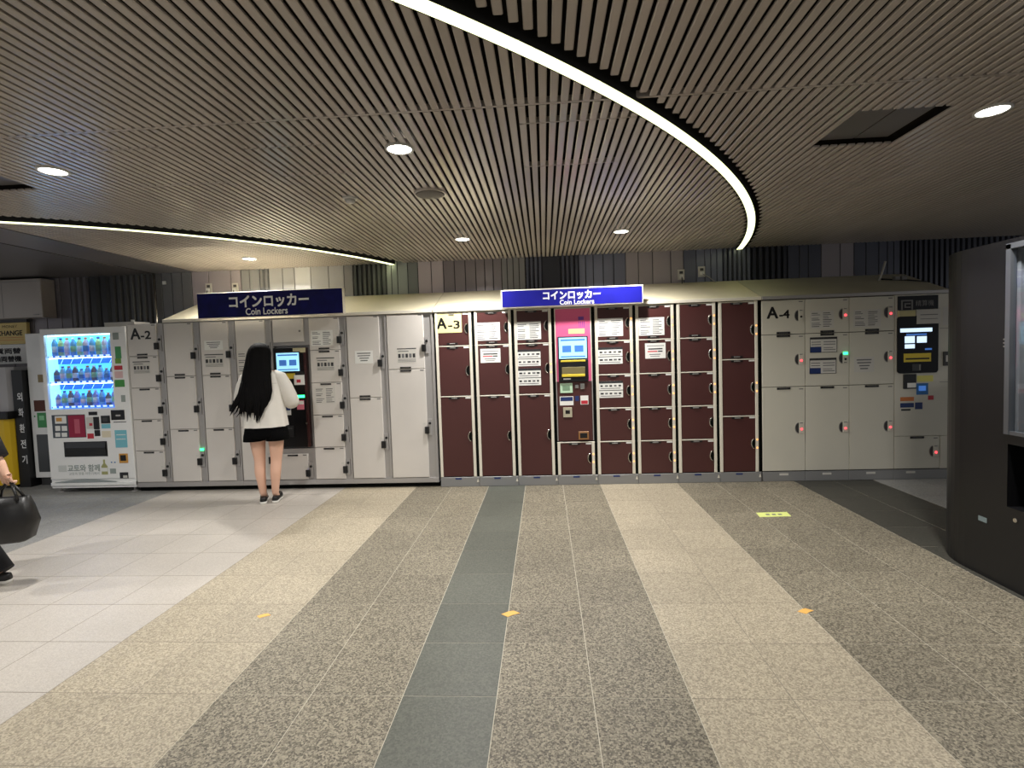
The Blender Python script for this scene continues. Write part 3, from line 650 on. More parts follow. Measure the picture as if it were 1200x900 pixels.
def head(m):
    m.prism(rrect((1051.8, 346.5, 1099, 363), GY, 0.004), GY-0.006, GY, 'y', 0)
    put_text(m, '精算機', *rect(1073, 351.5, 1094.5, 358.5, GY-0.0065), GY-0.0065, 1)
    a = rect(1056, 351.5, 1070, 363, GY-0.0065)
    w_, h = a[1]-a[0], a[3]-a[2]
    for p in ((0, .14, 0, 1), (.86, 1, 0, 1), (.14, .86, .86, 1), (.28, .8, .55, .68), (.28, .8, .2, .32), (.28, .4, .32, .55)): m.box(a[0]+p[0]*w_, a[0]+p[1]*w_, GY-0.0067, GY-0.006, a[2]+p[2]*h, a[2]+p[3]*h, 1)
part('head_sign', [KBLACK, MIDGREY], t, head)
part('touch_panel', KBLACK, t, lambda m: m.prism(rrect((1051, 370, 1098.5, 437), GY, 0.03), GY-0.014, GY, 'y'))
terminal_parts(t, GY-0.014, [('screen_bar', SCREENW, (1055, 384.5, 1092.5, 389), 0.001), ('screen_line', SCREENB, (1062, 391, 1086, 393), 0.001), ('screen_button', SCREENW, (1060.3, 394, 1072, 402), 0.001), ('screen_button', SCREENW, (1074.5, 394, 1086, 401.5), 0.001), ('screen_button', SCREENW, (1060.3, 403.5, 1072, 408.3), 0.001), ('screen_note', SCREENB, (1084, 408, 1092, 410), 0.001), ('yellow_label', YELLOW, (1059, 414, 1091, 424), 0.002), ('label_text', INKD, (1061, 419.3, 1089, 421.3), 0.0026), ('bill_slot', DARKGREY, (1069, 426.5, 1079, 434.5), 0.006), ('slot_edge', MIDGREY, (1076.5, 427, 1078.5, 434), 0.008)])
terminal_parts(t, GY, [('beige_label', mat('beige_label', (198, 190, 140), 0.6), (1052.2, 364, 1072, 371), 0.0155), ('taped_notice', FADED, (1073, 362.3, 1101.5, 379.5), 0.016), ('notice_line', INK, (1077, 368, 1098, 369.5), 0.0165), ('notice_line', INK, (1077, 373, 1098, 374.2), 0.0165), ('faded_strip', FADED, (1105, 360, 1111.5, 381), 0.001),
    ('card_reader', BLACK, (1058.3, 438.5, 1073, 455.5), 0.014), ('card_reader_pad', PAPER, (1062, 448.5, 1072.6, 454.3), 0.0155), ('yellow_note', mat('pale_yellow_note', (222, 215, 120), 0.6), (1074.5, 440, 1093.5, 447.2), 0.001), ('blue_sticker', BLUE, (1073.8, 449, 1087.7, 462.5), 0.001), ('blue_sticker_print', SCREENB, (1076.5, 452, 1085, 458), 0.0014), ('orange_sticker', ORANGE, (1055, 465.3, 1071, 470), 0.001), ('round_red_sticker', RED, (1087.5, 463.5, 1094, 468.5), 0.001), ('blue_band', NAVY, (1055, 472.3, 1071, 477.5), 0.001), ('navy_sticker', NAVY, (1072.2, 471.6, 1081, 479.5), 0.001), ('band_text', INKD, (1056, 479.3, 1067, 481.3), 0.001),
    ('edge_device', DARKGREY, (1105, 412, 1112.5, 428.5), 0.02), ('edge_device_face', FADED, (1106.5, 416, 1111, 424), 0.021)])
part('joint_line', INKD, t, lambda m: [m.box(at(1101.5, 360, GY)[0], x1, GY-0.0006, GY, zz-0.0015, zz+0.0015) for zz in (at(1107, 384.5, GY)[1], at(1107, 447.5, GY)[1])])

# ---- sloping covers above the lockers
COVER = mat('cream_sloping_cover', (214, 206, 178), 0.45, noise=0.08, scale=2.5)
COVERG = mat('grey_sloping_cover', (196, 192, 172), 0.5, noise=0.06, scale=2.5)
def cover(x0, x1, m_, label):
    t = thing('sloping_cover', ((x0+x1)/2, 5.85, 1.9), label, 'cover', 'sloping covers above the lockers')
    part('slope', m_, t, lambda m: m.prism([(FY-0.012, 1.9), (6.185, 1.9), (6.185, 2.185), (FY-0.012, 1.925)], x0+0.003, x1-0.003, 'x'))
    part('front_lip', CREAM_FRAME if m_ is COVER else GREY_POST, t, lambda m: m.cbox(x0+0.003, x1-0.003, FY-0.02, FY-0.012, 1.893, 1.928, 0.003))
cover(-4.205, -1.178, COVER, 'cream sloping cover above the white lockers')
cover(-1.178, 2.25, COVER, 'cream sloping cover above the brown lockers')
cover(2.25, 4.1, COVERG, 'greyish sloping cover above the greige lockers with a rod on it')

# ---- blue signs
def sign(r4, Y, face, label, letters, latin, cols, bold):
    a = rect(*r4, Y); t = thing('hanging_sign', ((a[0]+a[1])/2, Y, a[2]), label, 'sign', 'blue coin locker signs')
    part('sign_box', CREAM_FRAME, t, lambda m: m.cbox(a[0], a[1], Y, Y+0.06, a[2], a[3], 0.004))
    b_ = 0.012 if cols else 0.004
    part('sign_face', face, t, lambda m: m.box(a[0]+b_, a[1]-b_, Y-0.003, Y, a[2]+b_, a[3]-b_))
    part('japanese_lettering', LETTER, t, lambda m: put_text(m, 'コインロッカー', *rect(*letters, Y-0.0035), Y-0.0035, bold=bold))
    part('english_lettering', LETTER, t, lambda m: put_text(m, 'Coin Lockers', *rect(*latin, Y-0.0035), Y-0.0035, bold=bold*0.35))
    for fx in (0.12, 0.88): part('bracket', GREY_POST, t, lambda m: m.box(a[0]+(a[1]-a[0])*fx-0.02, a[0]+(a[1]-a[0])*fx+0.02, Y+0.06, FY-0.022, 1.93, 1.96))
sign((231, 340.5, 402, 370.5), 5.38, SIGNDARK, 'dark navy worn sign above the white lockers', (268.5, 345.5, 361.5, 359.3), (288, 360.4, 337, 368.2), False, 0.004)
sign((587, 336.8, 754, 358.5), 5.40, SIGNBLUE, 'bright blue sign with a white border above the pink terminal', (636.5, 340.7, 703.5, 350.2), (656, 350.9, 696, 356.2), True, 0.003)

# ------------------------------------------------------------------ vending machine with the blue display
VW = mat('vending_white', (240, 240, 238), 0.3, coat=0.2)
VBLUE = mat('backlit_blue_panel', (120, 205, 245), 0.5, emit=1.15, erg=(80, 190, 250))
VCYAN = mat('backlit_cyan_panel', (190, 235, 250), 0.5, emit=1.0, erg=(150, 225, 252))
VDEEP = mat('blue_price_strip', (10, 95, 215), 0.4, emit=0.55, erg=(10, 110, 230))
PANE = glass('clear_pane', (0.96, 0.98, 1.0), 0.05)
VY = 5.48; VX0, VX1 = -5.652, -4.638
t = thing('vending_machine', ((VX0+VX1)/2, VY+0.35, 0), 'white drink vending machine with a glowing blue bottle display', 'vending machine')
wa = rect(50.5, 393, 130.5, 479.5, VY); DX0, DX1, DZ0, DZ1 = -5.605, -4.825, 0.965, 1.80
part('cabinet', VW, t, lambda m: [m.box(VX0, VX1, VY+0.26, VY+0.68, 0.06, 1.872), m.box(VX0, VX1, VY+0.012, VY+0.26, 0.06, DZ0), m.box(VX0, VX1, VY+0.012, VY+0.26, DZ1, 1.872), m.box(VX0, DX0, VY+0.012, VY+0.26, DZ0, DZ1), m.box(DX1, VX1, VY+0.012, VY+0.26, DZ0, DZ1)])
part('front_frame', VW, t, lambda m: [m.cbox(VX0, VX1, VY, VY+0.012, DZ1, 1.872, 0.005), m.cbox(VX0, DX0, VY, VY+0.012, DZ0, DZ1, 0.003), m.cbox(DX1, VX1, VY, VY+0.012, DZ0, DZ1, 0.003), m.cbox(VX0, VX1, VY, VY+0.012, 0.16, DZ0, 0.005)])
part('display_back', VBLUE, t, lambda m: m.box(DX0, DX1, VY+0.15, VY+0.259, DZ0, DZ1))
part('display_side', VCYAN, t, lambda m: [m.box(DX0+0.001, DX0+0.012, VY+0.03, VY+0.148, DZ0, DZ1), m.box(DX1-0.012, DX1-0.001, VY+0.03, VY+0.148, DZ0, DZ1)])
part('display_pane', PANE, t, lambda m: m.box(DX0, DX1, VY+0.006, VY+0.01, DZ0, DZ1))
part('kick_strip', VW, t, lambda m: m.cbox(VX0, VX1, VY-0.006, VY+0.2, 0.085, 0.125, 0.005))
part('curved_grip', mat('grey_grip', (150, 158, 158), 0.4), t, lambda m: m.prism([(VX0+0.05+0.74*i/14, 0.128+0.03*math.sin(math.pi*i/14)) for i in range(15)][::-1], VY-0.012, VY+0.01, 'y'))
for fx in (VX0+0.06, VX1-0.06): part('foot', GREY_POST, t, lambda m: [m.cyl((fx, VY+0.06, 0), 0.035, 0.012, n=12), m.cyl((fx, VY+0.06, 0.012), 0.014, 0.08, n=10)])
def vp(nm, mt, r4, dep=0.0015): terminal_parts(t, VY, [(nm, mt, r4, dep)])
SHZ = (1.545, 1.255, 0.975)
BTNW = mat('lit_button', (220, 235, 240), 0.4, emit=0.7, erg=(210, 235, 250))
for k, z in enumerate(SHZ):
    sh = part('display_shelf', VDEEP, t, lambda m: m.box(DX0+0.014, DX1-0.014, VY+0.02, VY+0.148, z, z+0.018))
    if k < 2: part('price_banner', [VDEEP, VCYAN], t, lambda m: [m.box(DX0+0.05, DX1-0.014, VY+0.1, VY+0.106, z-0.075, z-0.002, 0)] + [m.prism([(DX0+0.08+i*0.118, z-0.073), (DX0+0.087+i*0.118, z-0.073), (DX0+0.127+i*0.118, z-0.004), (DX0+0.12+i*0.118, z-0.004)], VY+0.0988, VY+0.1, 'y', 1) for i in range(6)])
    for i in range(10): part('select_button', BTNW, sh, lambda m: m.cbox(DX0+0.03+i*0.0752, DX0+0.073+i*0.0752, VY+0.012, VY+0.02, z+0.002, z+0.022, 0.003), 'v')
LEDW = mat('display_tube_light', (230, 245, 255), 0.4, emit=7, erg=(200, 235, 255))
for z in (DZ1-0.004, SHZ[0]-0.004, SHZ[1]-0.004): part('tube_light', LEDW, t, lambda m: m.box(DX0+0.02, DX1-0.02, VY+0.026, VY+0.036, z-0.008, z))
ORD = ('first', 'second', 'third', 'fourth', 'fifth', 'sixth', 'seventh', 'eighth', 'ninth', 'tenth')
BC = [(110, 180, 230), (130, 200, 240), (240, 240, 240), (205, 235, 160), (110, 100, 105), (215, 140, 150), (240, 210, 220), (160, 215, 225), (150, 160, 215), (220, 238, 245)]
for k, (z, nm) in enumerate(zip(SHZ, ('top', 'middle', 'bottom'))):
    for i in range(10):
        x = DX0+0.05+i*0.0752; y = VY+0.075; c = BC[(i*3+k*4+(i//3)) % 10]
        o = thing('drink_bottle', (x, y, z+0.018), '%s drink sample from the left on the %s shelf of the blue display' % (ORD[i], nm), 'bottle', 'drink samples in the vending machine')
        tall = 0.205 if k == 0 else (0.175 if i % 4 else 0.14); r = 0.029
        bm_ = mat('drink_%d' % ((i*3+k*4+(i//3)) % 10), c, 0.25, coat=0.3); cap = mat('bottle_cap_%d' % (i % 3), ((235, 235, 235), (40, 80, 170), (220, 140, 60))[i % 3], 0.4)
        part('body', bm_, o, lambda m: m.lathe((x, y, z+0.018), [(r*0.9, 0), (r, 0.006), (r, tall*0.68), (r*0.75, tall*0.8), (r*0.42, tall*0.88), (r*0.42, tall*0.9)], 10), (k, tall, bm_.name))
        part('wrapper', mat('wrapper_%d' % ((i+k) % 4), ((230, 240, 245), (70, 140, 200), (245, 225, 235), (150, 200, 150))[(i+k) % 4], 0.5), o, lambda m: m.lathe((x, y, z+0.018+tall*0.22), [(r+0.0006, 0), (r+0.0006, tall*0.32)], 10), (k, tall, (i+k) % 4))
        part('cap', cap, o, lambda m: m.cyl((x, y, z+0.018+tall*0.9), r*0.5, tall*0.1, n=10), (k, tall, i % 3))
# front fittings
SLATE = mat('slate_panel', (70, 78, 88), 0.5); CRIM = mat('crimson_poster', (150, 28, 62), 0.5); TEAL = mat('teal_print', (120, 190, 205), 0.5); TAN = mat('tan_print', (205, 150, 70), 0.5); GREYPR = mat('grey_print', (150, 160, 155), 0.7)
for nm, mt, r4, dp in (('poster_board', SLATE, (61.5, 486, 100.5, 513), 0.003), ('poster_card', PAPER, (64.5, 487.5, 78, 496.5), 0.004), ('poster_stamp', TAN, (66, 489.5, 73, 494), 0.005), ('poster_crimson', CRIM, (80.5, 486.5, 100, 512.5), 0.004), ('crimson_figure', mat('rose_print', (190, 90, 110), 0.6), (87.5, 491, 94, 508), 0.0046),
    ('grid_cell', PAPER, (65, 499, 71, 505), 0.004), ('grid_cell', PAPER, (72.5, 499, 79, 505), 0.004), ('grid_cell', PAPER, (65, 507, 71, 512), 0.004), ('grid_cell', PAPER, (72.5, 507, 79, 512), 0.004),
    ('coin_display', BLACK, (104, 482.5, 114, 486.5), 0.006), ('bill_bezel', FADED, (102, 489, 113, 502), 0.012), ('bill_stamp', RED, (105.5, 495.5, 109.5, 499), 0.0135), ('bill_guard', BLACK, (110.5, 488.5, 116.5, 503), 0.014), ('red_card', RED, (102.5, 508, 110, 514), 0.002), ('green_light_panel', BLACK, (111, 504, 117.5, 511), 0.004),
    ('card_reader', BLACK, (119, 487, 129, 496), 0.012), ('card_screen', DARKGREY, (121, 489, 127, 494), 0.0135), ('teal_label', TEAL, (119, 497, 129.5, 502), 0.002), ('tan_label', mat('cream_print', (225, 215, 190), 0.6), (119.5, 505, 130, 512.5), 0.002), ('coin_slot_plate', BLACK, (130.5, 480.5, 146, 492), 0.008), ('coin_slot_shine', CHROME, (136, 485.5, 142, 488), 0.0095), ('slot_line', INK, (133, 494, 148, 495), 0.002),
    ('teal_sticker', TEAL, (135, 504, 149, 524.5), 0.002), ('teal_sticker_line', PAPER, (136.5, 509, 147.5, 510), 0.0026), ('teal_sticker_line', PAPER, (136.5, 514, 147.5, 515), 0.0026), ('return_cup_rim', TAN, (140, 531.5, 150, 542.5), 0.008), ('return_cup', BLACK, (141.5, 533, 148.5, 540), 0.0095), ('plate', INKD, (140.5, 553.5, 150.5, 560.5), 0.002), ('plate_mark', FADED, (144.5, 557, 149.5, 560), 0.0026),
    ('tray_window', BLACK, (75.5, 517.5, 126, 535), 0.006), ('small_lamp', BLUE, (130, 541, 131.5, 542.5), 0.003), ('small_lamp', BLUE, (134, 541, 135.5, 542.5), 0.003)):
    vp(nm, mt, r4, dp)
a = rect(75.5, 517.5, 126, 535, VY-0.0065); part('tray_flap', mat('smoked_flap', (26, 27, 28), 0.12, coat=0.5), t, lambda m: m.prism([(VY-0.0065, a[2]+0.01), (VY-0.012, a[2]+0.06), (VY-0.016, a[2]+0.1), (VY-0.0065, a[3]-0.01)], a[0]+0.02, a[1]-0.02, 'x'))
for nm, mt, r4 in (('bottle_picture', GREEN, (135, 406, 142, 420)), ('green_label', mat('leaf_green', (110, 160, 60), 0.5), (135, 420, 142, 426)), ('red_label', RED, (134, 428.5, 143.5, 433.5)), ('pink_label', mat('pale_pink_print', (225, 190, 190), 0.6), (134.5, 435, 144, 443)), ('green_band', mat('band_green', (70, 150, 70), 0.5), (134.5, 445, 146, 453.5)), ('grey_icon', GREYPR, (142, 463, 147, 471)), ('outline_print', GREYPR, (132, 390, 139, 398))): vp(nm, mt, r4)
def kor(m):
    put_text(m, '교토와 함께', *rect(79.5, 544.5, 117, 552.5, VY), VY-0.0012, bold=0.002); put_text(m, '교토의 맛을 자판기에서', *rect(81, 553.3, 116.5, 556.5, VY), VY-0.0012)
part('korean_lettering', GREYPR, t, kor); vp('house_picture', mat('pale_grey_print', (205, 208, 205), 0.7), (68.5, 545.5, 78, 553)); 
def bottle_pic(m):
    a = rect(118, 538.5, 127, 556, VY); w_, h = a[1]-a[0], a[3]-a[2]
    m.prism([(a[0]+p*w_, a[2]+q*h) for p, q in ((.1, 0), (.9, 0), (.9, .55), (.62, .75), (.62, 1), (.38, 1), (.38, .75), (.1, .55))], VY-0.0015, VY, 'y', 0); m.box(a[0]+.12*w_, a[0]+.88*w_, VY-0.002, VY-0.0015, a[2]+.2*h, a[2]+.45*h, 1)
part('tea_bottle_picture', [mat('olive_print', (165, 165, 110), 0.6), PAPER], t, bottle_pic); vp('cup_picture', GREYPR, (129, 549, 136, 555))

# second vending machine
S2 = 5.86; a0, a1 = -6.235, -5.665
t = thing('vending_machine', ((a0+a1)/2, S2+0.16, 0), 'plain white vending machine half hidden behind the blue-lit one', 'vending machine')
part('cabinet', VW, t, lambda m: m.cbox(a0, a1, S2, S2+0.3, 0.1, 1.855, 0.006)); part('base', DARKGREY, t, lambda m: m.box(a0+0.03, a1-0.03, S2+0.04, S2+0.3, 0.0, 0.1))
for nm, mt, r4, dp in (('window', mat('smoked_window', (70, 72, 74), 0.2), (44.5, 509, 62, 553), 0.004), ('brown_sticker', mat('brown_print', (92, 50, 38), 0.6), (40, 469, 56, 482), 0.003), ('green_sticker', GREEN, (44, 483.5, 56, 501), 0.003), ('green_mark', mat('pale_green_print', (150, 215, 165), 0.6), (46, 487, 52, 492.5), 0.004), ('coin_knob', mat('brass_knob', (150, 130, 90), 0.35), (45, 439, 51, 448), 0.01), ('little_lamp', GREEN, (40, 487, 41.5, 489), 0.003)):
    terminal_parts(t, S2, [(nm, mt, r4, dp)])

# ------------------------------------------------------------------ money exchange corner
t = thing('text_pillar', (-6.36, 5.95, 0), 'narrow black panel with vertical white characters beside the yellow machine', 'panel')
part('board', BLACK, t, lambda m: m.cbox(-6.385, -6.245, 5.8, 6.0, 0, 1.42, 0.004))
def vert(m):
    for i, ch in enumerate('외화환전기'): put_text(m, ch, -6.325, -6.262, 1.05-i*0.19, 1.15-i*0.19, 5.7985, bold=0.002)
part('lettering', LETTER, t, vert)
YM = mat('yellow_machine', (232, 190, 24), 0.4)
t = thing('exchange_machine', (-6.75, 5.9, 0), 'yellow and grey money exchange machine at the left edge', 'machine')
part('lower_body', YM, t, lambda m: m.prism([(-7.3, 5.74), (-6.46, 5.74), (-6.41, 5.76), (-6.39, 5.8), (-6.39, 6.15), (-7.3, 6.15)], 0.04, 0.84, 'z', sm=False))
part('dark_shelf', BLACK, t, lambda m: m.cbox(-7.3, -6.37, 5.7, 6.15, 0.84, 0.93, 0.01))
part('upper_body', mat('pale_grey_plastic', (190, 188, 190), 0.4), t, lambda m: m.prism([(-7.3, 5.78), (-6.52, 5.78), (-6.45, 5.8), (-6.41, 5.86), (-6.39, 6.15), (-7.3, 6.15)], 0.93, 1.46, 'z'))
part('screen', mat('violet_screen', (190, 160, 235), 0.4, emit=0.8, erg=(170, 140, 235)), t, lambda m: m.cbox(-7.1, -6.56, 5.77, 5.78, 1.22, 1.42, 0.003)); part('keypad', RED, t, lambda m: m.cbox(-6.9, -6.54, 5.77, 5.78, 0.96, 1.1, 0.003))
part('lettering', LETTER, t, lambda m: put_text(m, 'EXCHANGE', -7.1, -6.49, 0.5, 0.58, 5.7385)); part('foot', BLACK, t, lambda m: m.box(-7.25, -6.45, 5.79, 6.1, 0, 0.04))
t = thing('exchange_sign', (-6.85, 6.16, 1.5), 'pale yellow money exchange board on the wall above the yellow machine', 'sign')
ax, bx = -7.6, -6.5
part('yellow_board', mat('ochre_board', (214, 190, 120), 0.5), t, lambda m: m.cbox(ax, bx, 6.14, 6.185, 1.75, 2.02, 0.003)); part('top_rail', DARKGREY, t, lambda m: m.box(ax, bx+0.02, 6.13, 6.185, 2.022, 2.06)); part('lower_board', PAPER, t, lambda m: m.cbox(ax, bx-0.02, 6.14, 6.185, 1.5, 1.748, 0.003))
part('lettering', INKD, t, lambda m: [put_text(m, 'MONEY', -6.82, -6.62, 1.955, 1.99, 6.1385), put_text(m, 'EXCHANGE', -7.0, -6.56, 1.86, 1.92, 6.1385, bold=0.002), put_text(m, '外貨両替', -7.05, -6.6, 1.63, 1.7, 6.1385, bold=0.003), put_text(m, '自動両替機', -7.05, -6.6, 1.53, 1.6, 6.1385, bold=0.003)])
for zz in (1.8, 1.83): part('rule_line', ORANGE, t, lambda m: m.box(-6.95, -6.55, 6.138, 6.14, zz, zz+0.006))
t = thing('wall_cabinet', (-6.9, 6.1, 2.06), 'grey metal box mounted high on the wall at the left edge', 'cabinet')
part('body', mat('grey_enamel', (168, 160, 152), 0.25, metal=0.2), t, lambda m: m.cbox(-7.8, -6.125, 6.0, 6.185, 2.06, 2.535, 0.006)); part('door_seam', INK, t, lambda m: m.box(-6.64, -6.636, 5.9985, 6.0, 2.07, 2.52)); part('latch', MIDGREY, t, lambda m: m.box(-6.24, -6.17, 5.994, 6.0, 2.09, 2.1)); part('top_trim', MIDGREY, t, lambda m: m.box(-7.8, -6.125, 5.996, 6.0, 2.5, 2.506))

# ------------------------------------------------------------------ black cabinet at the right
BK = mat('black_cabinet_gloss', (10, 10, 13), 0.4, noise=0.1, scale=2)
BX, BZ = 2.6, 1.975; cy, cr = 3.35, 0.45
t = thing('display_vending_cabinet', (3.2, 2.5, 0), 'tall glossy black vending cabinet with a rounded corner at the right edge', 'vending cabinet')
def shell(m):
    arc = [(BX+cr-cr*math.cos(math.pi/2*i/14), cy+cr*math.sin(math.pi/2*i/14)) for i in range(15)]
    y1 = 3.06
    m.prism([(BX, y1)] + arc + [(4.3, cy+cr), (4.3, y1)], 0.0, BZ, 'z', sm=False)
    m.box(BX, 4.3, 1.1, 1.7, 0, BZ); m.box(BX, 4.3, 1.7, y1, 0, 0.47); m.box(BX, 4.3, 1.7, y1, 0.83, 0.885); m.box(BX, 4.3, 1.7, y1, 1.93, BZ); m.box(3.25, 4.3, 1.7, y1, 0.47, 1.93)
part('body', BK, t, shell)
part('window_frame', mat('brushed_frame', (120, 124, 130), 0.3, metal=0.7), t, lambda m: [m.box(BX-0.012, BX+0.02, 3.045, 3.075, 0.885, 1.945), m.box(BX-0.012, BX+0.02, 1.7, 3.075, 1.92, 1.95), m.box(BX-0.008, BX+0.02, 1.7, 3.06, 0.885, 0.905), m.box(BX-0.012, BX+0.02, 1.68, 1.71, 0.885, 1.945)])
part('window_pane', PANE, t, lambda m: m.box(BX+0.004, BX+0.008, 1.71, 3.05, 0.9, 1.92))
part('inner_lining', mat('grey_lining', (120, 122, 124), 0.5), t, lambda m: [m.box(BX+0.03, 3.24, 3.03, 3.055, 0.89, 1.92), m.box(3.22, 3.245, 1.71, 3.03, 0.89, 1.92)])
for zz in (1.2, 1.5, 1.78): part('inner_shelf', GREY_POST, t, lambda m: m.box(BX+0.06, 3.22, 1.72, 3.03, zz, zz+0.02))
part('tray_mouth', DEEP, t, lambda m: [m.box(BX+0.1, BX+0.12, 1.7, 3.06, 0.47, 0.83)])
part('sticker', mat('pale_sticker', (120, 135, 138), 0.5), t, lambda m: m.box(BX-0.001, BX, 3.19, 3.25, 0.33, 0.36)); part('round_lock', CHROME, t, lambda m: m.cyl((BX-0.008, 3.0, 0.41), 0.012, 0.008, 'x', 10))
for zz in (1.42, 1.40, 1.38): part('stud', MIDGREY, t, lambda m: m.cyl((BX-0.004, 3.09, zz), 0.005, 0.004, 'x', 8))

# ------------------------------------------------------------------ wall and cover details
def outlet(px, py, label, cable):
    x, z = at(px, py, WY); t = thing('wall_outlet', (x, WY, z), label, 'outlet', 'outlets above the lockers')
    part('plate', FADED, t, lambda m: m.cbox(x-0.04, x+0.04, WY-0.012, WY, z-0.06, z+0.06, 0.004)); part('socket', DARKGREY, t, lambda m: m.box(x-0.02, x+0.02, WY-0.0135, WY-0.012, z+0.01, z+0.04))
    part('plug', PAPER, t, lambda m: m.cbox(x-0.018, x+0.018, WY-0.045, WY-0.012, z-0.045, z-0.005, 0.005))
    part('cable', mat('grey_cable', (150, 148, 145), 0.5) if cable > 0 else BLACK, t, lambda m: m.tube([(x, WY-0.04, z-0.03), (x+cable*0.4, WY-0.05, z-0.07), (x+cable, WY-0.04, z-0.14)], 0.006, 6))
outlet(798, 322, 'wall outlet with a short black lead, left of its pair', 0.0); outlet(822, 318.5, 'wall outlet with a grey cable running right', 0.16)
outlet(245, 338, 'wall outlet just behind the left end of the navy sign', 0.0); outlet(276, 337.5, 'small outlet behind the navy sign near its lettering', 0.0)
x, z = at(193, 331.5, WY); b = MB(); b.cbox(x-0.02, x+0.02, WY-0.02, WY-0.001, z-0.02, z+0.02, 0.005); tag(b.build('wall_sensor', PAPER), 'small white square sensor high on the wall by the chrome pipe', 'sensor')
b = MB(); b.tube([(-4.79, WY-0.04, 1.2), (-4.79, WY-0.04, 2.56)], 0.016, 10); tag(b.build('chrome_pipe', CHROME), 'shiny vertical pipe on the dark wall left of the navy sign', 'pipe')
b = MB(); b.tube([(3.69, 5.95, 2.09), (3.72, 5.95, 2.16), (3.76, 5.95, 2.30)], 0.012, 8); tag(b.build('thin_rod', mat('pale_rod', (190, 186, 178), 0.5)), 'pale thin rod leaning up from the greyish sloping cover', 'rod')
t = thing('cable_boxes', (3.9, 5.86, 2.05), 'two small junction boxes on a black cable on the greyish cover', 'cable')
zc = lambda y: 1.925+(y-5.488)*0.26/0.697
part('cable', BLACK, t, lambda m: m.tube([(3.72, 5.97, zc(5.97)+0.006), (3.8, 5.93, zc(5.93)+0.008), (3.95, 5.88, zc(5.88)+0.008), (4.09, 5.8, zc(5.8)+0.006)], 0.008, 6))
for xx in (3.84, 3.91): part('box', MIDGREY, t, lambda m: m.cbox(xx-0.028, xx+0.028, 5.87, 5.92, zc(5.92)-0.002, zc(5.92)+0.04, 0.005))
t = thing('cabinet_knob', (-4.73, 5.75, 1.9), 'small pale knob on top of the A-2 column cabinet', 'knob')
part('base', FADED, t, lambda m: m.box(-5.0, -4.64, 5.62, 5.85, 1.9-0.03, 1.93)); part('stem', FADED, t, lambda m: m.cyl((-4.74, 5.72, 1.93), 0.018, 0.03, n=10))

# floor stickers
STK = mat('yellow_floor_sticker', (226, 236, 140), 0.5)
t = thing('floor_sticker', (1.89, 4.41, 0), 'pale yellow rectangular floor sticker with faint print, before the A-4 lockers', 'sticker')
part('sheet', STK, t, lambda m: m.prism([(1.755, 4.355), (2.015, 4.365), (2.03, 4.48), (1.77, 4.47)], 0.0, 0.0012, 'z')); part('print', INK, t, lambda m: [m.box(1.83+i*0.05, 1.86+i*0.05, 4.40, 4.43, 0.0012, 0.0016) for i in range(3)])
ORB = mat('worn_orange_patch', (232, 178, 92), 0.6)
for x, y, l, s in ((-1.62, 2.745, 'pale orange floor scrap on the beige stripe, leftmost of three', 0.85), (-0.225, 2.765, 'orange floor scrap at the edge of the charcoal stripe', 1.15), (1.36, 2.79, 'orange floor scrap between the beige and dark stripes at right', 1.0)):
    b = MB(); b.prism([(x-0.045*s, y-0.004), (x-0.012*s, y-0.03*s), (x+0.01*s, y-0.012*s), (x+0.045*s, y+0.006), (x+0.012*s, y+0.03*s), (x-0.01*s, y+0.022*s)], 0.0, 0.0015, 'z'); tag(b.build('floor_scrap', ORB), l, 'scrap', 'orange scraps on the floor')

# ------------------------------------------------------------------ people
def skin_mesh(nodes, links, root, levels=2):
    "one continuous surface grown round a skeleton: nodes name -> (point, radius or (rx, ry))"
    names = list(nodes); me = bpy.data.meshes.new('figure'); me.from_pydata([nodes[n][0] for n in names], [(names.index(a), names.index(b_)) for a, b_ in links], [])
    bm = bmesh.new(); bm.from_mesh(me); lay = bm.verts.layers.skin.verify(); bm.verts.ensure_lookup_table()
    for i, n in enumerate(names):
        r = nodes[n][1]; bm.verts[i][lay].radius = r if isinstance(r, tuple) else (r, r); bm.verts[i][lay].use_root = (n == root)
    bm.to_mesh(me); bm.free()
    o = bpy.data.objects.new('figure_source', me); COL.objects.link(o)
    s = o.modifiers.new('skin', 'SKIN'); s.use_smooth_shade = True; d = o.modifiers.new('sub', 'SUBSURF'); d.levels = levels; d.render_levels = levels
    bpy.context.view_layer.update()
    out = bpy.data.meshes.new_from_object(o.evaluated_get(bpy.context.evaluated_depsgraph_get()))
    bpy.data.objects.remove(o); bpy.data.meshes.remove(me); return out
def add_mesh(name, me, m_, parent):
    me.materials.clear(); me.materials.append(m_); me.name = name
    for p in me.polygons: p.use_smooth = True
    o = bpy.data.objects.new(name, me); COL.objects.link(o); o.parent = parent; o.location = -WL[parent.name]; WL[o.name] = Vector((0, 0, 0)); return o
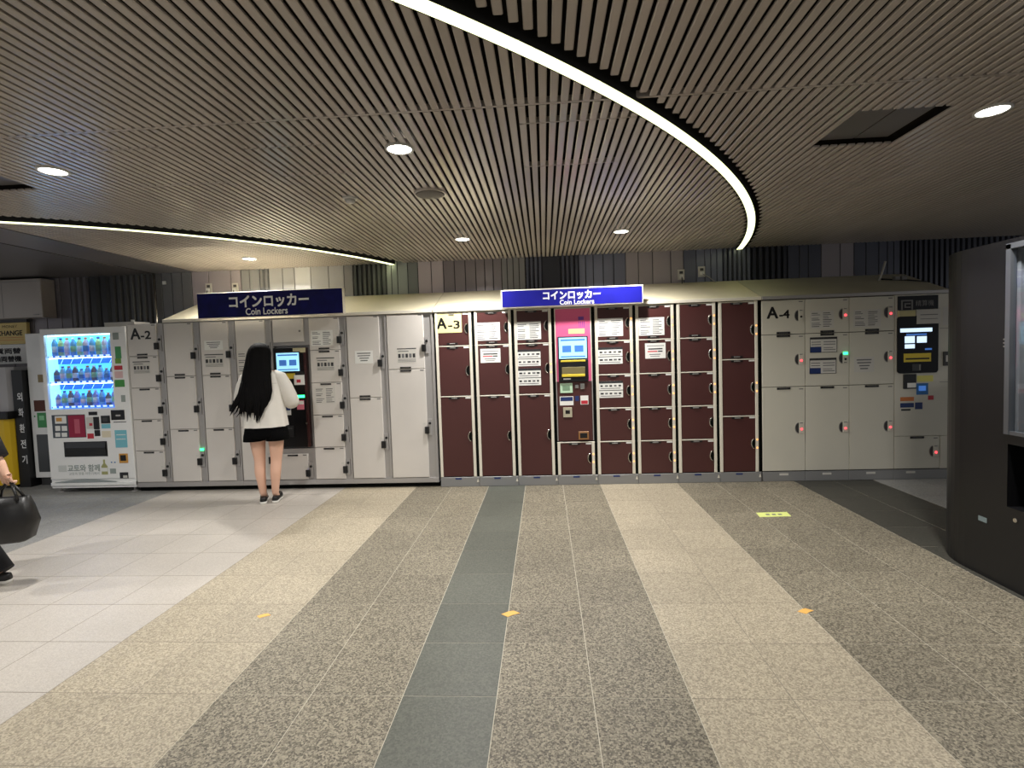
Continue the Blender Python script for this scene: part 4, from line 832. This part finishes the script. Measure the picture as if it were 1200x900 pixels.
def hand_nodes(W, side, w0, d, spread, nodes, links, wrist, curl=0.5, size=1.0):
    "palm, four fingers and a thumb from the wrist w0 along d; spread = direction across the palm towards the thumb"
    w0, d, sp = Vector(w0), Vector(d).normalized(), Vector(spread).normalized(); nrm = d.cross(sp)
    palm = w0+d*0.045*size; nodes[side+'palm'] = (W(*palm), (0.026*size, 0.016*size)); links.append((wrist, side+'palm'))
    for k, (off, ln) in enumerate(((0.026, .066), (0.009, .075), (-0.009, .070), (-0.025, .056))):
        a = w0+d*0.088*size+sp*off*size; m1 = a+d*ln*0.5*size+nrm*0.008*curl; e = m1+(d*(1-curl)+nrm*curl).normalized()*ln*0.55*size
        for q, (p, r) in enumerate(((a, .0095), (m1, .0082), (e, .0068))):
            nm = '%sf%d%d' % (side, k, q); nodes[nm] = (W(*p), r*size); links.append((side+'palm' if q == 0 else '%sf%d%d' % (side, k, q-1), nm))
    a = w0+d*0.03*size+sp*0.032*size; e = a+(d+sp*0.8).normalized()*0.04*size; e2 = e+d*0.028*size
    for q, (p, r) in enumerate(((a, .0115), (e, .0095), (e2, .0075))):
        nm = '%st%d' % (side, q); nodes[nm] = (W(*p), r*size); links.append((side+'palm' if q == 0 else '%st%d' % (side, q-1), nm))
SKIN = mat('skin', (220, 176, 152), 0.5, noise=0.03, scale=8)
HAIR = mat('black_hair', (7, 6, 7), 0.75, spec=0.12, bump=0.3, bscale=40)
BLOUSE = mat('white_blouse', (222, 218, 210), 0.75, noise=0.03, scale=9)
SHORTS = mat('black_shorts', (4, 4, 5), 0.9, spec=0.1)
SHOE = mat('black_shoe', (14, 14, 15), 0.5); SOLE = mat('white_sole', (215, 212, 205), 0.6)
def frame(base, a):
    R, Fd = Vector((math.cos(a), -math.sin(a), 0)), Vector((math.sin(a), math.cos(a), 0)); B = Vector(base)
    return lambda r, f, z: B+R*r+Fd*f+Vector((0, 0, z))
def ell(W, rx, ry, z, cr=0, cf=0, n=28, ridge=0, k=9, ph=0):
    return [W(cr+rx*(1+ridge*math.sin(k*t+ph))*math.cos(t), cf+ry*(1+ridge*math.sin(k*t+ph))*math.sin(t), z) for t in [2*math.pi*i/n for i in range(n)]]
def shoe(W, r, f, ang, parent, low=True):
    ca, sa = math.cos(ang), math.sin(ang); V = lambda x, y, z: W(r+x*ca+y*sa, f-x*sa+y*ca, z)
    def outline(s, z): return [V(s*x, y*(0.97+0.03*s)+0.0, z) for x, y in ((0, -.075), (.024, -.068), (.032, -.03), (.03, .03), (.041, .09), (.036, .135), (.016, .16), (-.012, .16), (-.034, .135), (-.038, .09), (-.03, .03), (-.032, -.03), (-.024, -.068))]
    sh = part('shoe', SHOE, parent, lambda m: m.loft([outline(1.0, .024), outline(1.02, .036), outline(.92, .052), [p+Vector((0, 0, .0)) for p in outline(.7, .066)]]))
    part('sole', SOLE, sh, lambda m: m.loft([outline(1.05, 0.0), outline(1.1, .012), outline(1.06, .024)])); return sh
# --- the woman at the terminal
PB = (-2.825, 5.02, 0.0); W = frame(PB, math.radians(-9))
wm = thing('person', PB, 'person in a white blouse and black shorts with long black hair, facing the lockers', 'person')
nodes, links = {}, []
def nd(n, p, r, link=None):
    nodes[n] = (W(*p), r)
    if link: links.append((link, n))
nd('pelvis', (0, 0, .84), (.13, .095)); nd('waist', (0, 0.005, .99), (.1, .075), 'pelvis'); nd('chest', (0, 0, 1.19), (.115, .08), 'waist'); nd('neckb', (0, 0, 1.315), (.055, .05), 'chest')
nd('neck', (0, .012, 1.385), .043, 'neckb'); nd('jaw', (-.01, .03, 1.425), (.055, .062), 'neck'); nd('head', (-.02, .022, 1.49), (.072, .085), 'jaw'); nd('crown', (-.02, .015, 1.555), (.055, .065), 'head')
for s, sg in (('r', 1), ('l', -1)):
    nd(s+'sh', (sg*.14, 0, 1.285), .046, 'neckb'); nd(s+'ua', (sg*.195, .02, 1.16), .04, s+'sh'); nd(s+'el', (sg*.225, .045, 1.04), .034, s+'ua'); nd(s+'fa', (sg*.18, .15, 1.07), .032, s+'el'); nd(s+'wr', (sg*.13, .255, 1.11), .022, s+'fa')
    hand_nodes(W, s, (sg*.13, .255, 1.11), (-sg*.25, .9, .25), (-sg*.9, -.2, .3), nodes, links, s+'wr', 0.45)
    nd(s+'hip', (sg*.088, 0, .77), (.092, .092), 'pelvis'); nd(s+'th', (sg*.092, .004, .62), (.08, .08), s+'hip'); nd(s+'kn', (sg*.08, .012, .435), (.056, .056), s+'th'); nd(s+'cf', (sg*.076, -.016, .315), (.056, .056), s+'kn'); nd(s+'sn', (sg*.066, -.012, .19), (.042, .042), s+'cf'); nd(s+'an', (sg*.058, -.008, .085), (.032, .034), s+'sn'); nd(s+'ft', (sg*.06, .06, .045), (.03, .022), s+'an')
body = add_mesh('body', skin_mesh(nodes, links, 'pelvis'), SKIN, wm)
# face, on the far side of the head
def face(m):
    for sg in (-1, 1):
        m.cyl(W(sg*.03, .098, 1.475), .009, .004, 'y', 10, 0)
    m.loft([[W(.008*math.cos(q), .1+z_*0.6, 1.45-z_*1.2+.006*math.sin(q)) for q in [2*math.pi*i/8 for i in range(8)]] for z_ in (-0.02, 0.0, .012)], 1)
    m.box(*sorted((W(-.02, .098, 1.42).x, W(.02, .098, 1.42).x)), W(0, .098, 1.42).y-.003, W(0, .098, 1.42).y+.002, 1.417, 1.425, 2)
part('face_features', [mat('eye_dark', (30, 22, 20), 0.3), SKIN, mat('lips', (180, 95, 90), 0.5)], body, face)
def blouse(m):
    rings = [(.062, .058, 1.345, 0), (.10, .075, 1.335, 0), (.155, .09, 1.305, .0), (.17, .105, 1.25, .0), (.182, .12, 1.15, .01), (.192, .13, 1.03, .02), (.2, .138, .92, .03), (.208, .145, .83, .045), (.212, .15, .775, .055)]
    m.loft([ell(W, a, c, z, 0, -.005, 36, rd, 9, z*6) for a, c, z, rd in rings], cap=False)
    m.loft([ell(W, a-.004, c-.004, z, 0, -.005, 36, rd, 9, z*6) for a, c, z, rd in rings[::-1]], cap=False)
    for sg in (1, -1):
        P_ = [(sg*.10, 0, 1.30), (sg*.16, .005, 1.265), (sg*.2, .015, 1.18), (sg*.228, .03, 1.09), (sg*.242, .055, 1.02), (sg*.236, .085, 1.0)]
        m.tube([W(*p) for p in P_], [.05, .066, .07, .073, .076, .074], 16)
bl = part('blouse', BLOUSE, wm, blouse)
part('back_seam', mat('blouse_seam', (186, 182, 174), 0.8), bl, lambda m: [m.tube([W(.0+.003*math.sin(i), -.118-.034*i/9, 1.15-.37*i/9) for i in range(10)], .0025, 5), m.tube([W(-.15+.3*i/10, -.005-.112*math.sqrt(max(0, 1-((-.15+.3*i/10)/.18)**2)), 1.21) for i in range(11)], .002, 5)])
def shorts(m):
    m.loft([ell(W, .15, .115, .93, 0, 0, 28), ell(W, .175, .13, .86, 0, 0, 28), ell(W, .2, .14, .77, 0, 0, 28), ell(W, .215, .15, .70, 0, 0, 28, .015, 7), ell(W, .208, .14, .665, 0, 0, 28, .02, 7)], cap=True)
    for sg in (1, -1): m.loft([ell(W, .10, .125, .74, sg*.1, 0, 20), ell(W, .106, .135, .69, sg*.106, 0, 20), ell(W, .11, .14, .638, sg*.108, 0, 20, .02, 5)])
part('shorts', SHORTS, wm, shorts)
def hair(m):
    prof = [(.012, .02, 1.616, -.02, 0), (.05, .055, 1.608, -.02, .0), (.082, .085, 1.588, -.02, .0), (.108, .105, 1.555, -.02, -.004), (.122, .115, 1.51, -.022, -.012), (.127, .115, 1.45, -.024, -.03), (.135, .1, 1.38, -.026, -.055), (.15, .085, 1.30, -.028, -.08), (.16, .075, 1.22, -.03, -.1), (.166, .066, 1.13, -.034, -.118), (.163, .06, 1.06, -.044, -.13), (.145, .048, 1.0, -.052, -.135), (.11, .034, .955, -.058, -.14), (.05, .016, .93, -.065, -.142)]
    m.loft([ell(W, a*.9, c, z, cr_, cf_, 48, .02+.03*min(1, (1.6-z)*2), 17, z*3) for a, c, z, cr_, cf_ in prof])
    rnd = random.Random(3)
    for i in range(26):
        u = -0.142+0.265*i/25; z0 = 1.25-.1*rnd.random(); ln = .22+.13*rnd.random()*(1-abs(u)*2); dx = -.03+.03*rnd.random()+(-.07 if u < -.12 else 0)
        dep = lambda zz: -.115-.03*(1.25-zz)-.055*math.sqrt(max(.02, 1-(u/.17)**2)); pts = [W(u*.85-.03, dep(z0)+.01, z0), W(u*.95-.04, dep(z0-ln*.4), z0-ln*.4), W(u-.05+dx*.5, dep(z0-ln*.7), z0-ln*.75), W(u*.9-.06+dx, dep(z0-ln*.8)+.01, z0-ln)]
        m.tube(pts, [.014, .017, .012, .002], 6)
    for dx, z0 in ((-.19, 1.06), (-.2, 1.0), (-.175, .98)): m.tube([W(-.14, -.12, z0+.16), W(-.17, -.13, z0+.06), W(dx-.02, -.125, z0-.05), W(dx-.06, -.11, z0-.09)], [.012, .012, .007, .0015], 6)
part('hair', HAIR, wm, hair)
shoe(W, -.058, -.012, -0.3, wm); shoe(W, .058, .01, -0.12, wm)

# --- passer-by at the left edge, mostly outside the picture
PB2 = (-3.99, 3.27, 0.0); W = frame(PB2, math.radians(-90))     # walks to the left, out of the picture
pm = thing('person', PB2, 'person in dark clothes cut off by the left edge, carrying a black bag', 'person')
nodes, links = {}, []
nd('pelvis', (0, 0, .92), (.145, .11)); nd('waist', (0, .01, 1.08), (.13, .1), 'pelvis'); nd('chest', (0, .01, 1.28), (.15, .11), 'waist'); nd('neckb', (0, 0, 1.43), (.06, .055), 'chest'); nd('neck', (0, .02, 1.5), .05, 'neckb'); nd('jaw', (0, .045, 1.54), (.058, .066), 'neck'); nd('head', (0, .035, 1.62), (.076, .092), 'jaw'); nd('crown', (0, .025, 1.7), (.055, .068), 'head')
for s, sg in (('r', 1), ('l', -1)):
    nd(s+'sh', (sg*.18, 0, 1.40), .055, 'neckb'); nd(s+'el', (sg*.21, .1 if sg > 0 else -.27, 1.16), .042, s+'sh'); nd(s+'wr', (sg*.2, .2 if sg > 0 else -.49, .9 if sg > 0 else .84), .027, s+'el')
    hand_nodes(W, s, (sg*.2, .2 if sg > 0 else -.5, .89 if sg > 0 else .83), (-sg*.05, .1 if sg > 0 else -.12, -.95), (0, .9, -.12), nodes, links, s+'wr', 0.88, 1.08)
nd('rhip', (.09, 0, .86), (.1, .1), 'pelvis'); nd('rkn', (.09, .16, .47), .062, 'rhip'); nd('ran', (.09, .26, .09), .04, 'rkn'); nd('rft', (.09, .34, .05), .032, 'ran')
nd('lhip', (-.09, 0, .86), (.1, .1), 'pelvis'); nd('lkn', (-.09, -.04, .47), .062, 'lhip'); nd('lan', (-.09, -.3, .1), .04, 'lkn'); nd('lft', (-.09, -.22, .05), .032, 'lan')
body = add_mesh('body', skin_mesh(nodes, links, 'pelvis'), SKIN, pm)
part('face_features', [MATS['eye_dark'], MATS['lips']], body, lambda m: [m.cyl(W(sg*.03, .115, 1.61), .009, .004, 'x', 10, 0) for sg in (-1, 1)] + [m.cyl(W(0, .1, 1.535), .015, .006, 'x', 10, 1)])
CLOTH = mat('dark_navy_cloth', (15, 16, 21), 0.85)
def coat(m):
    m.loft([ell(W, a, c, z, 0, cf_, 28) for a, c, z, cf_ in ((.075, .07, 1.46, 0), (.15, .1, 1.44, 0), (.205, .125, 1.38, 0), (.205, .145, 1.25, .005), (.195, .15, 1.08, .01), (.205, .145, .9, .02), (.215, .14, .72, .03))])
    for sg, fw in ((1, -.5), (-1, 1)): m.tube([W(sg*.13, 0, 1.41), W(sg*.18, -.04*fw, 1.36), W(sg*.205, -.17*fw, 1.25), W(sg*.21, -.3*fw, 1.13), W(sg*.205, -.41*fw, .99), W(sg*.2, -.48*fw, .87)], [.06, .078, .076, .076, .068, .052], 14)
part('coat', CLOTH, pm, coat)
part('trousers', CLOTH, pm, lambda m: [m.tube([W(*p) for p in q], [.11, .105, .08, .07, .072], 14) for q in (((.09, 0, .9), (.09, .07, .7), (.09, .165, .47), (.09, .22, .28), (.09, .255, .11)), ((-.09, 0, .9), (-.09, -.01, .7), (-.09, -.04, .47), (-.09, -.17, .28), (-.09, -.305, .075)))])
part('hair', HAIR, pm, lambda m: m.lathe(W(0, 0, 1.5), [(.06, 0), (.1, .06), (.112, .13), (.1, .2), (.06, .24), (.01, .255)], 20))
shoe(W, .09, .27, 0, pm); shoe(W, -.09, -.29, 0, pm)
# bag
hx = W(-.2, -.53, .67)
bagt = thing('handbag', (hx.x-0.02, hx.y, 0.25), 'black leather bag hanging from the passer-by hand at the left edge', 'bag')
LEATHER = mat('black_leather', (13, 12, 12), 0.42, bump=0.3, bscale=30)
def bag(m):
    c = Vector((hx.x+0.0, hx.y-0.0, 0)); a = math.radians(18); ca, sa = math.cos(a), math.sin(a)
    def ring(w0, d0, z, sh): return [(c.x+sh+(x*w0)*ca-(y*d0)*sa, c.y+(x*w0)*sa+(y*d0)*ca, z) for x, y in ((-1, -.6), (-.8, -1), (0, -1.1), (.8, -1), (1, -.6), (1, .6), (.8, 1), (0, 1.1), (-.8, 1), (-1, .6))]
    m.loft([ring(.1, .05, .325, -.02), ring(.12, .06, .34, -.015), ring(.14, .07, .45, .0), ring(.125, .06, .55, -.01), ring(.115, .03, .61, -.012), ring(.11, .012, .615, -.012)])
part('bag_body', LEATHER, bagt, bag)
part('bag_handle', LEATHER, bagt, lambda m: [m.tube([(hx.x-.09, hx.y+dy, .6), (hx.x-.06, hx.y+dy*.5, .66), (hx.x-.01, hx.y+.02, .715), (hx.x+.05, hx.y+dy*.5, .66), (hx.x+.08, hx.y+dy, .6)], .008, 6) for dy in (-.02, .03)])
